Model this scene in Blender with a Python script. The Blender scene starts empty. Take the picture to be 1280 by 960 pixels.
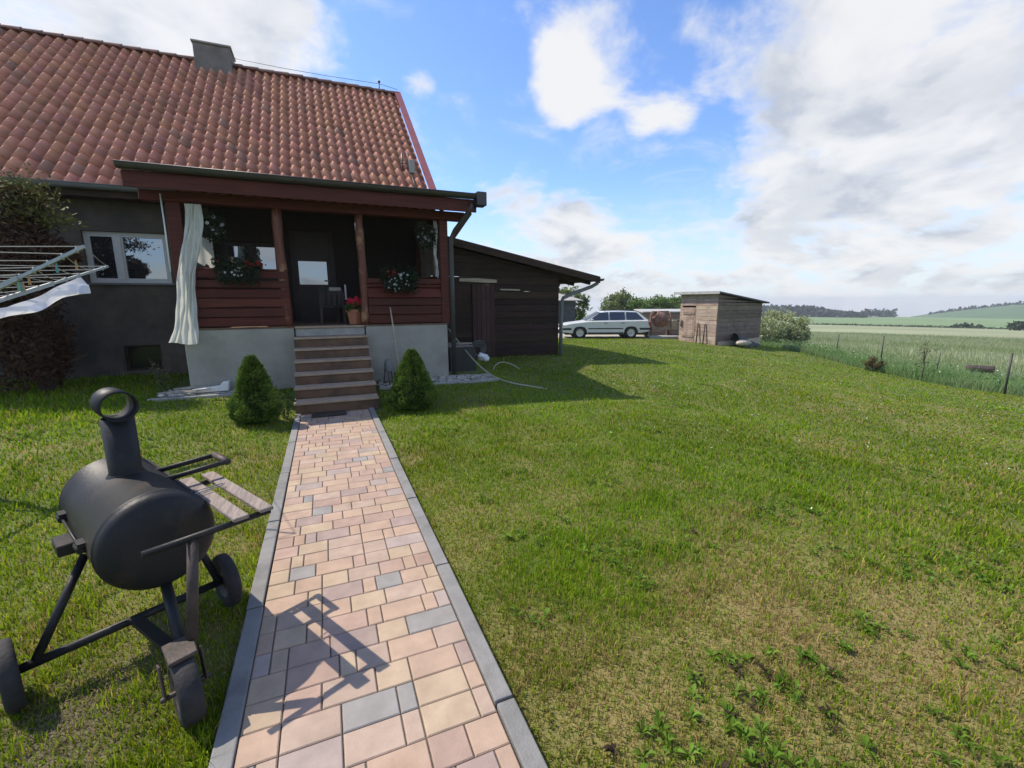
import bpy, math, random
import numpy as np
from mathutils import Vector, Matrix

# ------------------------------------------------------------------ scene, camera, light
S = bpy.context.scene
COL = S.collection
random.seed(7)
RNG = np.random.default_rng(11)

cam = bpy.data.cameras.new("camera")
cam_o = bpy.data.objects.new("camera", cam)
COL.objects.link(cam_o)
F_PX, PITCH, YAW, ROLL, CAM_H = 555.6, 0.1819, 0.3953, 0.0047, 1.55
fw = Vector((math.sin(YAW) * math.cos(PITCH), math.cos(YAW) * math.cos(PITCH), -math.sin(PITCH)))
rt = Vector((math.cos(YAW), -math.sin(YAW), 0))
up = rt.cross(fw)
rt = rt * math.cos(ROLL) - up * math.sin(ROLL)
up = rt.cross(fw)
cam_o.matrix_world = Matrix(((rt.x, up.x, -fw.x, 0), (rt.y, up.y, -fw.y, 0), (rt.z, up.z, -fw.z, CAM_H), (0, 0, 0, 1)))
cam.sensor_width = 36
cam.lens = 36 * F_PX / 1280
cam.clip_start = 0.05
cam.clip_end = 6000
S.camera = cam_o

SUN_DIR = Vector((-0.63, 0.51, 1.0)).normalized()          # towards the sun
SUN_EL = math.asin(SUN_DIR.z)
SUN_AZ = math.atan2(SUN_DIR.x, SUN_DIR.y)
sun = bpy.data.lights.new("sun", 'SUN')
sun.energy = 5.0
sun.angle = math.radians(0.5)
sun.color = (1.0, 0.90, 0.76)
sun_o = bpy.data.objects.new("sun", sun)
COL.objects.link(sun_o)
sun_o.rotation_euler = SUN_DIR.to_track_quat('Z', 'Y').to_euler()

S.view_settings.view_transform = 'Standard'
S.view_settings.look = 'None'
S.view_settings.exposure = 0.28
S.view_settings.gamma = 1.0
S.render.engine = 'CYCLES'
S.cycles.max_bounces = 6
S.cycles.transparent_max_bounces = 8
S.cycles.use_denoising = True

world = bpy.data.worlds.new("World")
S.world = world
world.use_nodes = True
wn, wl = world.node_tree.nodes, world.node_tree.links
wn.clear()


def N(nt, typ, **kw):
    n = nt.nodes.new(typ)
    for k, v in kw.items():
        if k == 'inp':
            for i, val in v.items():
                n.inputs[i].default_value = val
        else:
            setattr(n, k, v)
    return n


def build_sky():
    nt = world.node_tree
    L = nt.links.new
    out = N(nt, 'ShaderNodeOutputWorld')
    bg = N(nt, 'ShaderNodeBackground')
    bg.inputs['Strength'].default_value = 0.066
    sky = N(nt, 'ShaderNodeTexSky', sky_type='NISHITA')
    sky.sun_disc = False
    sky.sun_elevation = SUN_EL
    sky.sun_rotation = SUN_AZ
    sky.altitude = 100
    sky.air_density = 1.0
    sky.dust_density = 0.6
    sky.ozone_density = 1.3
    tc = N(nt, 'ShaderNodeTexCoord')
    D = tc.outputs['Generated']

    def math_(op, a, b=None, clamp=False):
        m = N(nt, 'ShaderNodeMath', operation=op)
        m.use_clamp = clamp
        for i, v in enumerate((a, b)):
            if v is None:
                continue
            if isinstance(v, (int, float)):
                m.inputs[i].default_value = v
            else:
                L(v, m.inputs[i])
        return m.outputs[0]

    def smooth(v, a, b, lo=0.0, hi=1.0):
        m = N(nt, 'ShaderNodeMapRange', interpolation_type='SMOOTHSTEP')
        L(v, m.inputs['Value'])
        m.inputs['From Min'].default_value = a
        m.inputs['From Max'].default_value = b
        m.inputs['To Min'].default_value = lo
        m.inputs['To Max'].default_value = hi
        return m.outputs['Result']

    sep = N(nt, 'ShaderNodeSeparateXYZ')
    L(D, sep.inputs[0])
    zz = math_('MAXIMUM', sep.outputs['Z'], 0.0)
    den = math_('ADD', zz, 0.34)
    px = math_('DIVIDE', sep.outputs['X'], den)
    py = math_('DIVIDE', sep.outputs['Y'], den)
    comb = N(nt, 'ShaderNodeCombineXYZ')
    L(px, comb.inputs[0])
    L(py, comb.inputs[1])

    def fbm(scale, detail, rough, off, dist=0.0):
        mp = N(nt, 'ShaderNodeMapping')
        mp.inputs['Location'].default_value = off
        L(comb.outputs[0], mp.inputs['Vector'])
        n = N(nt, 'ShaderNodeTexNoise')
        n.inputs['Scale'].default_value = scale
        n.inputs['Detail'].default_value = detail
        n.inputs['Roughness'].default_value = rough
        n.inputs['Distortion'].default_value = dist
        L(mp.outputs[0], n.inputs['Vector'])
        return n.outputs['Fac']

    n1 = fbm(3.1, 10, 0.58, (3.1, 1.7, 0), 0.25)
    n1b = fbm(3.1, 10, 0.58, (3.1 + 0.075, 1.7 - 0.06, 0), 0.25)      # the same cloud a little further from the sun
    # where clouds gather and where the sky stays open (directions on the sky dome)
    bumps = CLOUD_BUMPS
    acc = None
    for d, r, amp in bumps:
        dv = Vector(d).normalized()
        dot = N(nt, 'ShaderNodeVectorMath', operation='DOT_PRODUCT')
        nrm = N(nt, 'ShaderNodeVectorMath', operation='NORMALIZE')
        L(D, nrm.inputs[0])
        L(nrm.outputs[0], dot.inputs[0])
        dot.inputs[1].default_value = dv
        v = smooth(dot.outputs['Value'], math.cos(math.radians(r)), 1.0, 0.0, amp)
        acc = v if acc is None else math_('ADD', acc, v)
    nn1 = math_('ADD', math_('MULTIPLY', math_('SUBTRACT', n1, 0.5), 1.75), 0.5)
    base = math_('ADD', nn1, acc)
    n3 = fbm(9.0, 7, 0.62, (2.7, 5.3, 1), 0.4)
    edge = math_('ADD', base, math_('MULTIPLY', math_('SUBTRACT', n3, 0.5), 0.42))
    mask = smooth(edge, 0.50, 0.94)
    veil = math_('MULTIPLY', smooth(fbm(4.2, 9, 0.62, (1.3, 8.1, 2), 0.6), 0.50, 0.76), 0.42)
    mask = math_('MAXIMUM', mask, veil)
    thick = smooth(base, 0.64, 0.98)
    # lit side against the shaded underside of the thick clouds
    rel = math_('SUBTRACT', n1, n1b)
    litv = smooth(rel, -0.13, 0.12)
    broad = smooth(fbm(2.3, 6, 0.55, (6.3, 2.4, 5), 0.3), 0.42, 0.62)
    grey = math_('MULTIPLY', smooth(base, 0.66, 0.92), broad)
    grey = math_('MULTIPLY', grey, smooth(litv, 0.1, 0.9, 1.0, 0.55))
    ramp = N(nt, 'ShaderNodeMix', data_type='RGBA')
    ramp.inputs[6].default_value = (11.6, 11.6, 11.6, 1)
    ramp.inputs[7].default_value = (7.0, 7.5, 8.4, 1)
    L(grey, ramp.inputs[0])
    # haze near the horizon whitens the open sky
    hz = smooth(zz, 0.0, 0.26, 0.62, 0.0)
    skyc = N(nt, 'ShaderNodeMix', data_type='RGBA')
    L(hz, skyc.inputs[0])
    gain = N(nt, 'ShaderNodeMix', data_type='RGBA', blend_type='MULTIPLY')
    gain.inputs[0].default_value = 1.0
    L(sky.outputs[0], gain.inputs[6])
    gain.inputs[7].default_value = SKY_GAIN
    L(gain.outputs[2], skyc.inputs[6])
    skyc.inputs[7].default_value = (9.6, 10.4, 11.4, 1)
    fin = N(nt, 'ShaderNodeMix', data_type='RGBA')
    L(math_('MULTIPLY', mask, 0.94), fin.inputs[0])
    L(skyc.outputs[2], fin.inputs[6])
    L(ramp.outputs[2], fin.inputs[7])
    L(fin.outputs[2], bg.inputs['Color'])
    L(bg.outputs[0], out.inputs['Surface'])


SKY_GAIN = (2.0, 2.4, 3.1, 1)
CLOUD_BUMPS = [
    ((0.85, 0.482, 0.212), 20, 0.17), ((0.723, 0.551, 0.416), 17, 0.20), ((0.861, 0.379, 0.339), 20, 0.18),
    ((0.919, 0.366, 0.145), 18, 0.14), ((0.81, 0.576, 0.109), 12, 0.16),
    ((0.424, 0.816, 0.393), 6.5, 0.30), ((0.48, 0.769, 0.423), 7.5, 0.36), ((0.605, 0.733, 0.306), 5.5, 0.46),
    ((0.413, 0.899, 0.147), 11, 0.34), ((0.618, 0.782, 0.077), 11, 0.28), ((0.52, 0.85, 0.10), 9, 0.16),
    ((-0.314, 0.869, 0.383), 16, 0.34), ((-0.143, 0.895, 0.422), 13, 0.28), ((0.0, 0.904, 0.426), 9, 0.24),
    ((0.185, 0.881, 0.435), 4.2, 0.40), ((0.278, 0.890, 0.360), 3.6, 0.46), ((0.188, 0.909, 0.372), 3.8, 0.40),
    ((0.252, 0.934, 0.251), 16, -0.34), ((0.603, 0.772, 0.201), 8, -0.30), ((0.236, 0.847, 0.476), 11, -0.28),
    ((0.118, 0.872, 0.476), 8, -0.20), ((0.53, 0.80, 0.28), 6, -0.18), ((0.655, 0.705, 0.265), 5.5, -0.26), ((0.59, 0.72, 0.40), 5, -0.16), ((0.0, -0.95, 0.30), 80, 0.16),  # last entry: unseen cloud behind the camera, added to make ambient light less blue
]
build_sky()

# ------------------------------------------------------------------ helpers
PART_OFF = {}


def tag(o, label=None, cat=None, group=None, kind=None):
    if label:
        o['label'] = label
    if cat:
        o['category'] = cat
    if group:
        o['group'] = group
    if kind:
        o['kind'] = kind
    return o


def thing(name, label, cat, loc=(0, 0, 0), rz=0.0, group=None):
    o = bpy.data.objects.new(name, None)
    o.empty_display_size = 0.2
    COL.objects.link(o)
    o.location = loc
    o.rotation_euler = (0, 0, rz)
    PART_OFF[o.name] = Vector(loc)
    return tag(o, label, cat, group)


def link_mesh(name, me, mat, parent=None, world=False, off=None):
    """world=True: the vertices are in world coordinates and are moved into the parent's (unrotated) frame."""
    o = bpy.data.objects.new(name, me)
    COL.objects.link(o)
    if mat is not None:
        for m in (mat if isinstance(mat, (list, tuple)) else [mat]):
            me.materials.append(m)
    if parent is not None:
        o.parent = parent
    base = Vector((0, 0, 0))
    if parent is not None and world:
        base = PART_OFF.get(parent.name, Vector((0, 0, 0)))
    elif off is not None:
        base = Vector(off)
        o.location = base
    if base.length > 0:
        me.transform(Matrix.Translation(-base))
    PART_OFF[o.name] = base if (parent is not None or off is not None) else Vector((0, 0, 0))
    return o


def frame_of(d):
    d = Vector(d).normalized()
    a = Vector((0, 0, 1)) if abs(d.z) < 0.95 else Vector((1, 0, 0))
    u = d.cross(a).normalized()
    v = d.cross(u).normalized()
    return u, v


class MB:
    def __init__(self):
        self.v, self.f, self.c, self.sm, self.mi = [], [], [], [], []

    def add(self, vs, fs, col=None, smooth=False, mi=0):
        b = len(self.v)
        self.v += [tuple(x) for x in vs]
        self.c += [tuple(col) if col is not None else (1, 1, 1)] * len(vs)
        for f in fs:
            self.f.append([b + i for i in f])
            self.sm.append(smooth)
            self.mi.append(mi)
        return self

    def box(self, a, b, col=None, mi=0):
        (x0, y0, z0), (x1, y1, z1) = a, b
        vs = [(x0, y0, z0), (x1, y0, z0), (x1, y1, z0), (x0, y1, z0), (x0, y0, z1), (x1, y0, z1), (x1, y1, z1), (x0, y1, z1)]
        return self.add(vs, [(0, 3, 2, 1), (4, 5, 6, 7), (0, 1, 5, 4), (1, 2, 6, 5), (2, 3, 7, 6), (3, 0, 4, 7)], col, False, mi)

    def beam(self, p, q, w, h, upv=(0, 0, 1), col=None):
        p, q = Vector(p), Vector(q)
        d = (q - p).normalized()
        s = d.cross(Vector(upv))
        if s.length < 1e-4:
            s = d.cross(Vector((1, 0, 0)))
        s.normalize()
        t = s.cross(d).normalized()
        vs = []
        for e in (p, q):
            for a, b in ((-1, -1), (1, -1), (1, 1), (-1, 1)):
                vs.append(e + s * (a * w / 2) + t * (b * h / 2))
        return self.add(vs, [(3, 2, 1, 0), (4, 5, 6, 7), (0, 1, 5, 4), (1, 2, 6, 5), (2, 3, 7, 6), (3, 0, 4, 7)], col)

    def tube(self, pts, r, n=10, caps=True, col=None, closed=False):
        pts = [Vector(p) for p in pts]
        m = len(pts)
        rs = r if isinstance(r, (list, tuple)) else [r] * m
        vs, fs = [], []
        u = None
        for i, p in enumerate(pts):
            if closed:
                d = (pts[(i + 1) % m] - pts[i - 1]).normalized()
            else:
                d = (pts[min(i + 1, m - 1)] - pts[max(i - 1, 0)]).normalized()
            if u is None:
                u, v = frame_of(d)
            else:
                u = (u - d * u.dot(d)).normalized()
                v = d.cross(u).normalized()
            for k in range(n):
                a = 2 * math.pi * k / n
                vs.append(p + (u * math.cos(a) + v * math.sin(a)) * rs[i])
        rng = m if closed else m - 1
        for i in range(rng):
            j = (i + 1) % m
            for k in range(n):
                k2 = (k + 1) % n
                fs.append((i * n + k, i * n + k2, j * n + k2, j * n + k))
        self.add(vs, fs, col, True)
        if caps and not closed:
            b = len(self.v) - len(vs)
            self.f.append([b + k for k in range(n)][::-1]); self.sm.append(False); self.mi.append(0)
            self.f.append([b + (m - 1) * n + k for k in range(n)]); self.sm.append(False); self.mi.append(0)
        return self

    def lathe(self, prof, c=(0, 0, 0), axis=(0, 0, 1), n=24, col=None, smooth=True):
        """prof: (radius, height along axis)"""
        d = Vector(axis).normalized()
        u, v = frame_of(d)
        c = Vector(c)
        vs, fs = [], []
        for r, h in prof:
            for k in range(n):
                a = 2 * math.pi * k / n
                vs.append(c + d * h + (u * math.cos(a) + v * math.sin(a)) * max(r, 1e-4))
        for i in range(len(prof) - 1):
            for k in range(n):
                k2 = (k + 1) % n
                fs.append((i * n + k, (i + 1) * n + k, (i + 1) * n + k2, i * n + k2))
        return self.add(vs, fs, col, smooth)

    def prism(self, poly, vec, col=None):
        vec = Vector(vec)
        a = [Vector(p) for p in poly]
        n = len(a)
        vs = a + [p + vec for p in a]
        fs = [tuple(range(n))[::-1], tuple(range(n, 2 * n))] + [(i, (i + 1) % n, n + (i + 1) % n, n + i) for i in range(n)]
        return self.add(vs, fs, col)

    def grid(self, P, col=None, smooth=True):
        """P: 2-D list of points"""
        r, c = len(P), len(P[0])
        vs = [p for row in P for p in row]
        fs = [(i * c + j, i * c + j + 1, (i + 1) * c + j + 1, (i + 1) * c + j) for i in range(r - 1) for j in range(c - 1)]
        return self.add(vs, fs, col, smooth)

    def build(self, name, mat, parent=None, world=True, bevel=0.0, seg=1, off=None, fix=True, solid=0.0):
        me = bpy.data.meshes.new(name)
        me.from_pydata(self.v, [], self.f)
        ca = me.color_attributes.new('Col', 'FLOAT_COLOR', 'POINT')
        arr = np.ones((len(self.v), 4), np.float32)
        arr[:, :3] = np.array(self.c, np.float32).reshape(-1, 3)
        ca.data.foreach_set('color', arr.ravel())
        me.polygons.foreach_set('use_smooth', self.sm)
        me.polygons.foreach_set('material_index', self.mi)
        me.update()
        if fix:
            import bmesh
            bm = bmesh.new()
            bm.from_mesh(me)
            bmesh.ops.recalc_face_normals(bm, faces=bm.faces)
            bm.to_mesh(me)
            bm.free()
        o = link_mesh(name, me, mat, parent, world, off)
        if bevel > 0:
            m = o.modifiers.new('bevel', 'BEVEL')
            m.width = bevel
            m.segments = seg
            m.limit_method = 'ANGLE'
            m.angle_limit = math.radians(40)
        if solid > 0:
            m = o.modifiers.new('solid', 'SOLIDIFY')
            m.thickness = solid
            m.offset = 0
        return o


def np_mesh(name, V, faces, colors, mat, parent=None, world=True, off=None, smooth=False):
    """V (n,3); faces: list of int arrays (m,3) or (m,4)"""
    me = bpy.data.meshes.new(name)
    V = np.asarray(V, np.float32)
    me.vertices.add(len(V))
    me.vertices.foreach_set('co', V.ravel())
    loops = np.concatenate([f.ravel() for f in faces]).astype(np.int32)
    tot = np.concatenate([np.full(len(f), f.shape[1], np.int32) for f in faces])
    start = np.concatenate([[0], np.cumsum(tot)[:-1]]).astype(np.int32)
    me.loops.add(len(loops))
    me.loops.foreach_set('vertex_index', loops)
    me.polygons.add(len(tot))
    me.polygons.foreach_set('loop_start', start)
    me.polygons.foreach_set('loop_total', tot)
    if smooth:
        me.polygons.foreach_set('use_smooth', np.ones(len(tot), bool))
    ca = me.color_attributes.new('Col', 'FLOAT_COLOR', 'POINT')
    arr = np.ones((len(V), 4), np.float32)
    arr[:, :3] = colors
    ca.data.foreach_set('color', arr.ravel())
    me.update(calc_edges=True)
    me.validate()
    return link_mesh(name, me, mat, parent, world, off)


# ------------------------------------------------------------------ value noise (python side)
def _hash(ix, iy, s):
    n = (ix * 374761393 + iy * 668265263 + s * 974634777) & 0x7fffffff
    n = ((n ^ (n >> 13)) * 1274126177) & 0x7fffffff
    return ((n ^ (n >> 16)) & 0xffff) / 65535.0


def vnoise(x, y, s=0):
    x, y = np.asarray(x, float), np.asarray(y, float)
    ix, iy = np.floor(x).astype(np.int64), np.floor(y).astype(np.int64)
    fx, fy = x - ix, y - iy
    fx, fy = fx * fx * (3 - 2 * fx), fy * fy * (3 - 2 * fy)
    a, b = _hash(ix, iy, s), _hash(ix + 1, iy, s)
    c, d = _hash(ix, iy + 1, s), _hash(ix + 1, iy + 1, s)
    return (a * (1 - fx) + b * fx) * (1 - fy) + (c * (1 - fx) + d * fx) * fy


def fbm2(x, y, s=0, o=4):
    t, a, tot = 0, 1.0, 0
    for i in range(o):
        t = t + a * vnoise(x * 2 ** i, y * 2 ** i, s + i * 17)
        tot += a
        a *= 0.5
    return t / tot


# ------------------------------------------------------------------ materials
def pmat(name, col, rough=0.7, var=0.25, scale=6.0, bump=0.15, bscale=40.0, stretch=(1, 1, 1), attr=False, metal=0.0,
         spec=0.4, col2=None, dirt=None, dscale=1.5, dlo=0.5, dhi=0.7, coat=0.0, transl=0.0, bdist=0.01):
    m = bpy.data.materials.new(name)
    m.use_nodes = True
    nt = m.node_tree
    nt.nodes.clear()
    L = nt.links.new
    out = N(nt, 'ShaderNodeOutputMaterial')
    b = N(nt, 'ShaderNodeBsdfPrincipled')
    b.inputs['Roughness'].default_value = rough
    b.inputs['Metallic'].default_value = metal
    b.inputs['Specular IOR Level'].default_value = spec
    if coat:
        b.inputs['Coat Weight'].default_value = coat
        b.inputs['Coat Roughness'].default_value = 0.15
    tc = N(nt, 'ShaderNodeTexCoord')
    mp = N(nt, 'ShaderNodeMapping')
    mp.inputs['Scale'].default_value = stretch
    L(tc.outputs['Object'], mp.inputs['Vector'])
    n1 = N(nt, 'ShaderNodeTexNoise')
    n1.inputs['Scale'].default_value = scale
    n1.inputs['Detail'].default_value = 6
    n1.inputs['Roughness'].default_value = 0.6
    L(mp.outputs[0], n1.inputs['Vector'])
    mx = N(nt, 'ShaderNodeMix', data_type='RGBA')
    c2 = col2 if col2 is not None else tuple(c * (1 - var) for c in col)
    c1 = col if col2 is not None else tuple(min(1, c * (1 + var)) for c in col)
    mx.inputs[6].default_value = (*c1, 1)
    mx.inputs[7].default_value = (*c2, 1)
    mr = N(nt, 'ShaderNodeMapRange')
    mr.inputs['From Min'].default_value = 0.3
    mr.inputs['From Max'].default_value = 0.7
    L(n1.outputs['Fac'], mr.inputs['Value'])
    L(mr.outputs[0], mx.inputs[0])
    cur = mx.outputs[2]
    if dirt is not None:
        n2 = N(nt, 'ShaderNodeTexNoise')
        n2.inputs['Scale'].default_value = dscale
        n2.inputs['Detail'].default_value = 8
        n2.inputs['Roughness'].default_value = 0.65
        L(tc.outputs['Object'], n2.inputs['Vector'])
        r2 = N(nt, 'ShaderNodeMapRange')
        r2.inputs['From Min'].default_value = dlo
        r2.inputs['From Max'].default_value = dhi
        L(n2.outputs['Fac'], r2.inputs['Value'])
        m2 = N(nt, 'ShaderNodeMix', data_type='RGBA')
        m2.inputs[7].default_value = (*dirt, 1)
        L(r2.outputs[0], m2.inputs[0])
        L(cur, m2.inputs[6])
        cur = m2.outputs[2]
    if attr:
        at = N(nt, 'ShaderNodeVertexColor', layer_name='Col')
        ml = N(nt, 'ShaderNodeMix', data_type='RGBA', blend_type='MULTIPLY')
        ml.inputs[0].default_value = 1.0
        L(cur, ml.inputs[6])
        L(at.outputs['Color'], ml.inputs[7])
        cur = ml.outputs[2]
    L(cur, b.inputs['Base Color'])
    if bump > 0:
        n3 = N(nt, 'ShaderNodeTexNoise')
        n3.inputs['Scale'].default_value = bscale
        n3.inputs['Detail'].default_value = 5
        L(mp.outputs[0], n3.inputs['Vector'])
        bp = N(nt, 'ShaderNodeBump')
        bp.inputs['Strength'].default_value = bump
        bp.inputs['Distance'].default_value = bdist
        L(n3.outputs['Fac'], bp.inputs['Height'])
        L(bp.outputs[0], b.inputs['Normal'])
    if transl > 0:
        tr = N(nt, 'ShaderNodeBsdfTranslucent')
        L(cur, tr.inputs['Color'])
        ms = N(nt, 'ShaderNodeMixShader')
        ms.inputs[0].default_value = transl
        L(b.outputs[0], ms.inputs[1])
        L(tr.outputs[0], ms.inputs[2])
        L(ms.outputs[0], out.inputs['Surface'])
    else:
        L(b.outputs[0], out.inputs['Surface'])
    return m


def glass_mat(name, refl=0.3, dark=(0.015, 0.018, 0.02), tint=(0.8, 0.87, 0.92)):
    """window pane: partly mirror, partly see-through"""
    m = bpy.data.materials.new(name)
    m.use_nodes = True
    nt = m.node_tree
    nt.nodes.clear()
    L = nt.links.new
    out = N(nt, 'ShaderNodeOutputMaterial')
    g = N(nt, 'ShaderNodeBsdfGlossy')
    g.inputs['Roughness'].default_value = 0.02
    g.inputs['Color'].default_value = (*tint, 1)
    t = N(nt, 'ShaderNodeBsdfPrincipled')
    t.inputs['Base Color'].default_value = (*dark, 1)
    t.inputs['Roughness'].default_value = 0.3
    t.inputs['Specular IOR Level'].default_value = 0.15
    ms = N(nt, 'ShaderNodeMixShader')
    ms.inputs[0].default_value = refl
    L(t.outputs[0], ms.inputs[1])
    L(g.outputs[0], ms.inputs[2])
    L(ms.outputs[0], out.inputs['Surface'])
    return m


M = {}
M['plaster'] = pmat('grey_plaster', (0.120, 0.101, 0.080), 0.92, 0.22, 3.5, 0.7, 60, dirt=(0.065, 0.058, 0.050), dscale=1.3, dlo=0.42, dhi=0.66)
M['blue_plaster'] = pmat('blue_grey_plaster', (0.325, 0.312, 0.262), 0.9, 0.10, 3, 0.35, 60, dirt=(0.215, 0.20, 0.155), dscale=1.6, dlo=0.46, dhi=0.85)
M['tile'] = pmat('clay_tile', (0.53, 0.245, 0.155), 0.8, 0.18, 5, 0.25, 70, attr=True, spec=.25, dirt=(0.38, 0.25, 0.19), dscale=5, dlo=0.55, dhi=0.75)
M['chimney'] = pmat('chimney_render', (0.19, 0.165, 0.145), 0.9, 0.2, 4, 0.5, 60, dirt=(0.12, 0.10, 0.09), dscale=2.5)
M['ridge'] = pmat('old_ridge_tile', (0.20, 0.12, 0.095), 0.85, 0.3, 8, 0.3, 50, attr=True)
M['verge'] = pmat('red_painted_metal', (0.25, 0.075, 0.07), 0.5, 0.12, 4, 0.05, 30)
M['gutter'] = pmat('dark_gutter_metal', (0.05, 0.047, 0.042), 0.45, 0.15, 5, 0.03, 30, metal=0.0, spec=0.5)
M['zinc'] = pmat('zinc_gutter', (0.15, 0.16, 0.155), 0.5, 0.15, 5, 0.03, 30, spec=0.5)
M['redwood'] = pmat('mahogany_stained_wood', (0.085, 0.019, 0.010), 0.58, 0.35, 5, 0.2, 25, (0.4, 6, 6), attr=True, spec=0.3)
M['redpost'] = pmat('stained_log_post', (0.135, 0.042, 0.022), 0.5, 0.35, 6, 0.25, 25, (5, 5, 0.5), dirt=(0.30, 0.16, 0.07), dscale=2.2, dlo=0.55, dhi=0.62)
M['darkwood'] = pmat('dark_brown_planks', (0.046, 0.030, 0.020), 0.75, 0.4, 6, 0.4, 30, (0.35, 6, 6), attr=True, spec=.2, dirt=(0.085, 0.055, 0.036), dscale=.9, dlo=.55, dhi=.75)
M['darkdoor'] = pmat('dark_door_boards', (0.052, 0.025, 0.019), 0.7, 0.4, 6, 0.4, 30, (6, 6, 0.35), attr=True)
M['greywood'] = pmat('weathered_grey_planks', (0.30, 0.230, 0.188), 0.85, 0.35, 5, 0.5, 30, (0.5, 0.5, 7), attr=True, dirt=(0.17, 0.12, 0.095), dscale=3)
M['palewood'] = pmat('pale_bare_board', (0.42, 0.36, 0.26), 0.8, 0.25, 6, 0.3, 30, (0.5, 6, 6))
M['shelfwood'] = pmat('weathered_shelf_slat', (0.24, 0.195, 0.168), 0.85, 0.35, 9, 0.6, 40, (5, 0.6, 5), attr=True)
M['step'] = pmat('brown_concrete_step', (0.150, 0.088, 0.052), 0.9, 0.22, 6, 0.35, 70, dirt=(0.085, 0.06, 0.042), dscale=3)
M['nosing'] = pmat('worn_step_edge', (0.36, 0.265, 0.18), 0.85, 0.18, 8, 0.3, 60)
M['concrete'] = pmat('pale_concrete', (0.32, 0.31, 0.28), 0.9, 0.2, 6, 0.4, 60, attr=True)
M['kerb'] = pmat('grey_kerb_concrete', (0.205, 0.20, 0.188), 0.88, 0.14, 8, 0.35, 120, dirt=(0.13, 0.13, 0.12), dscale=3)
M['paver'] = pmat('concrete_paver', (0.67, 0.675, 0.645), 0.88, 0.14, 9, 0.35, 160, attr=True, bdist=0.004, dirt=(.50, .46, .40), dscale=2.2, dlo=.56, dhi=.80)
M['sand'] = pmat('joint_sand', (0.15, 0.12, 0.09), 0.95, 0.3, 30, 0.3, 100)
M['blacksteel'] = pmat('black_painted_steel', (0.017, 0.0175, 0.0175), 0.5, 0.25, 4, 0.14, 60, spec=0.26, dirt=(0.048, 0.036, 0.028), dscale=7, dlo=0.53, dhi=0.74)
M['rustysteel'] = pmat('rusty_dark_steel', (0.055, 0.04, 0.033), 0.6, 0.4, 12, 0.2, 60, spec=0.4)
M['rubber'] = pmat('tyre_rubber', (0.028, 0.026, 0.025), 0.8, 0.3, 20, 0.3, 60)
M['steelwire'] = pmat('steel_wire', (0.3, 0.3, 0.28), 0.35, 0.1, 8, 0, metal=0.8)
M['whitepvc'] = pmat('white_window_plastic', (0.62, 0.62, 0.60), 0.4, 0.05, 4, 0.02, 20)
M['white'] = pmat('white_paint', (0.75, 0.74, 0.70), 0.6, 0.08, 5, 0.1, 30)
M['cloth'] = pmat('white_cloth', (0.78, 0.79, 0.72), 0.9, 0.05, 8, 0.15, 200, transl=0.35)
M['sheet'] = pmat('white_linen', (0.80, 0.79, 0.80), 0.9, 0.05, 8, 0.1, 200, transl=0.3)
M['greymetal'] = pmat('grey_line_metal', (0.34, 0.36, 0.36), 0.45, 0.1, 5, 0.02, 30, metal=0.3)
M['string'] = pmat('clothes_line', (0.42, 0.40, 0.36), 0.8, 0.1, 9, 0)
M['peg'] = pmat('plastic_pegs', (0.9, 0.9, 0.9), 0.5, 0.05, 9, 0, attr=True)
M['leaf'] = pmat('leaves', (1, 1, 1), 0.6, 0.12, 3, 0, attr=True, transl=0.35, spec=0.3)
M['needle'] = pmat('needles', (1, 1, 1), 0.65, 0.12, 6, 0, attr=True, transl=0.15, spec=0.25)
M['blade'] = pmat('grass_blades', (1, 1, 1), 0.75, 0.10, 2, 0, attr=True, transl=0.48, spec=0.10)
M['petal'] = pmat('petals', (1, 1, 1), 0.7, 0.05, 6, 0, attr=True, transl=0.3)
M['bark'] = pmat('bark', (0.11, 0.08, 0.06), 0.9, 0.35, 12, 0.6, 30, (3, 3, 0.6))
M['soil'] = pmat('soil', (0.05, 0.035, 0.025), 0.95, 0.3, 20, 0.4, 60)
M['terracotta'] = pmat('terracotta', (0.36, 0.145, 0.075), 0.75, 0.12, 6, 0.1, 40)
M['darkplastic'] = pmat('dark_plastic', (0.03, 0.03, 0.03), 0.5, 0.1, 6, 0.05, 40)
M['stone'] = pmat('pale_stones', (0.42, 0.40, 0.36), 0.9, 0.25, 10, 0.4, 40, attr=True)
M['mat'] = pmat('brown_doormat', (0.06, 0.045, 0.035), 0.95, 0.3, 20, 0.5, 150)
M['hose'] = pmat('pale_hose', (0.36, 0.355, 0.27), 0.55, 0.1, 6, 0)
M['bag'] = pmat('white_plastic_bag', (0.72, 0.74, 0.74), 0.45, 0.06, 8, 0.3, 30)
M['glass'] = glass_mat('window_glass', 0.32)
M['glass_black'] = glass_mat('cellar_window_glass', 0.03, (.008, .008, .008))
M['glass_dark'] = glass_mat('shaded_window_glass', 0.12)
M['carpaint'] = pmat('silver_white_car_paint', (0.60, 0.61, 0.58), 0.32, 0.03, 2, 0, coat=0.5, spec=0.5)
M['cartrim'] = pmat('black_car_trim', (0.03, 0.03, 0.03), 0.6, 0.1, 6, 0)
M['carglass'] = glass_mat('car_window_glass', 0.11, (0.012, 0.014, 0.015))
M['alloy'] = pmat('alloy_rim', (0.55, 0.55, 0.55), 0.35, 0.05, 5, 0, metal=0.7)
M['lampglass'] = pmat('headlamp_glass', (0.35, 0.33, 0.32), 0.15, 0.1, 9, 0, spec=0.6)
M['amber'] = pmat('amber_lens', (0.45, 0.14, 0.05), 0.25, 0.1, 9, 0, spec=0.6)
M['redlens'] = pmat('red_lens', (0.30, 0.02, 0.02), 0.25, 0.1, 9, 0, spec=0.6)
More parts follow.
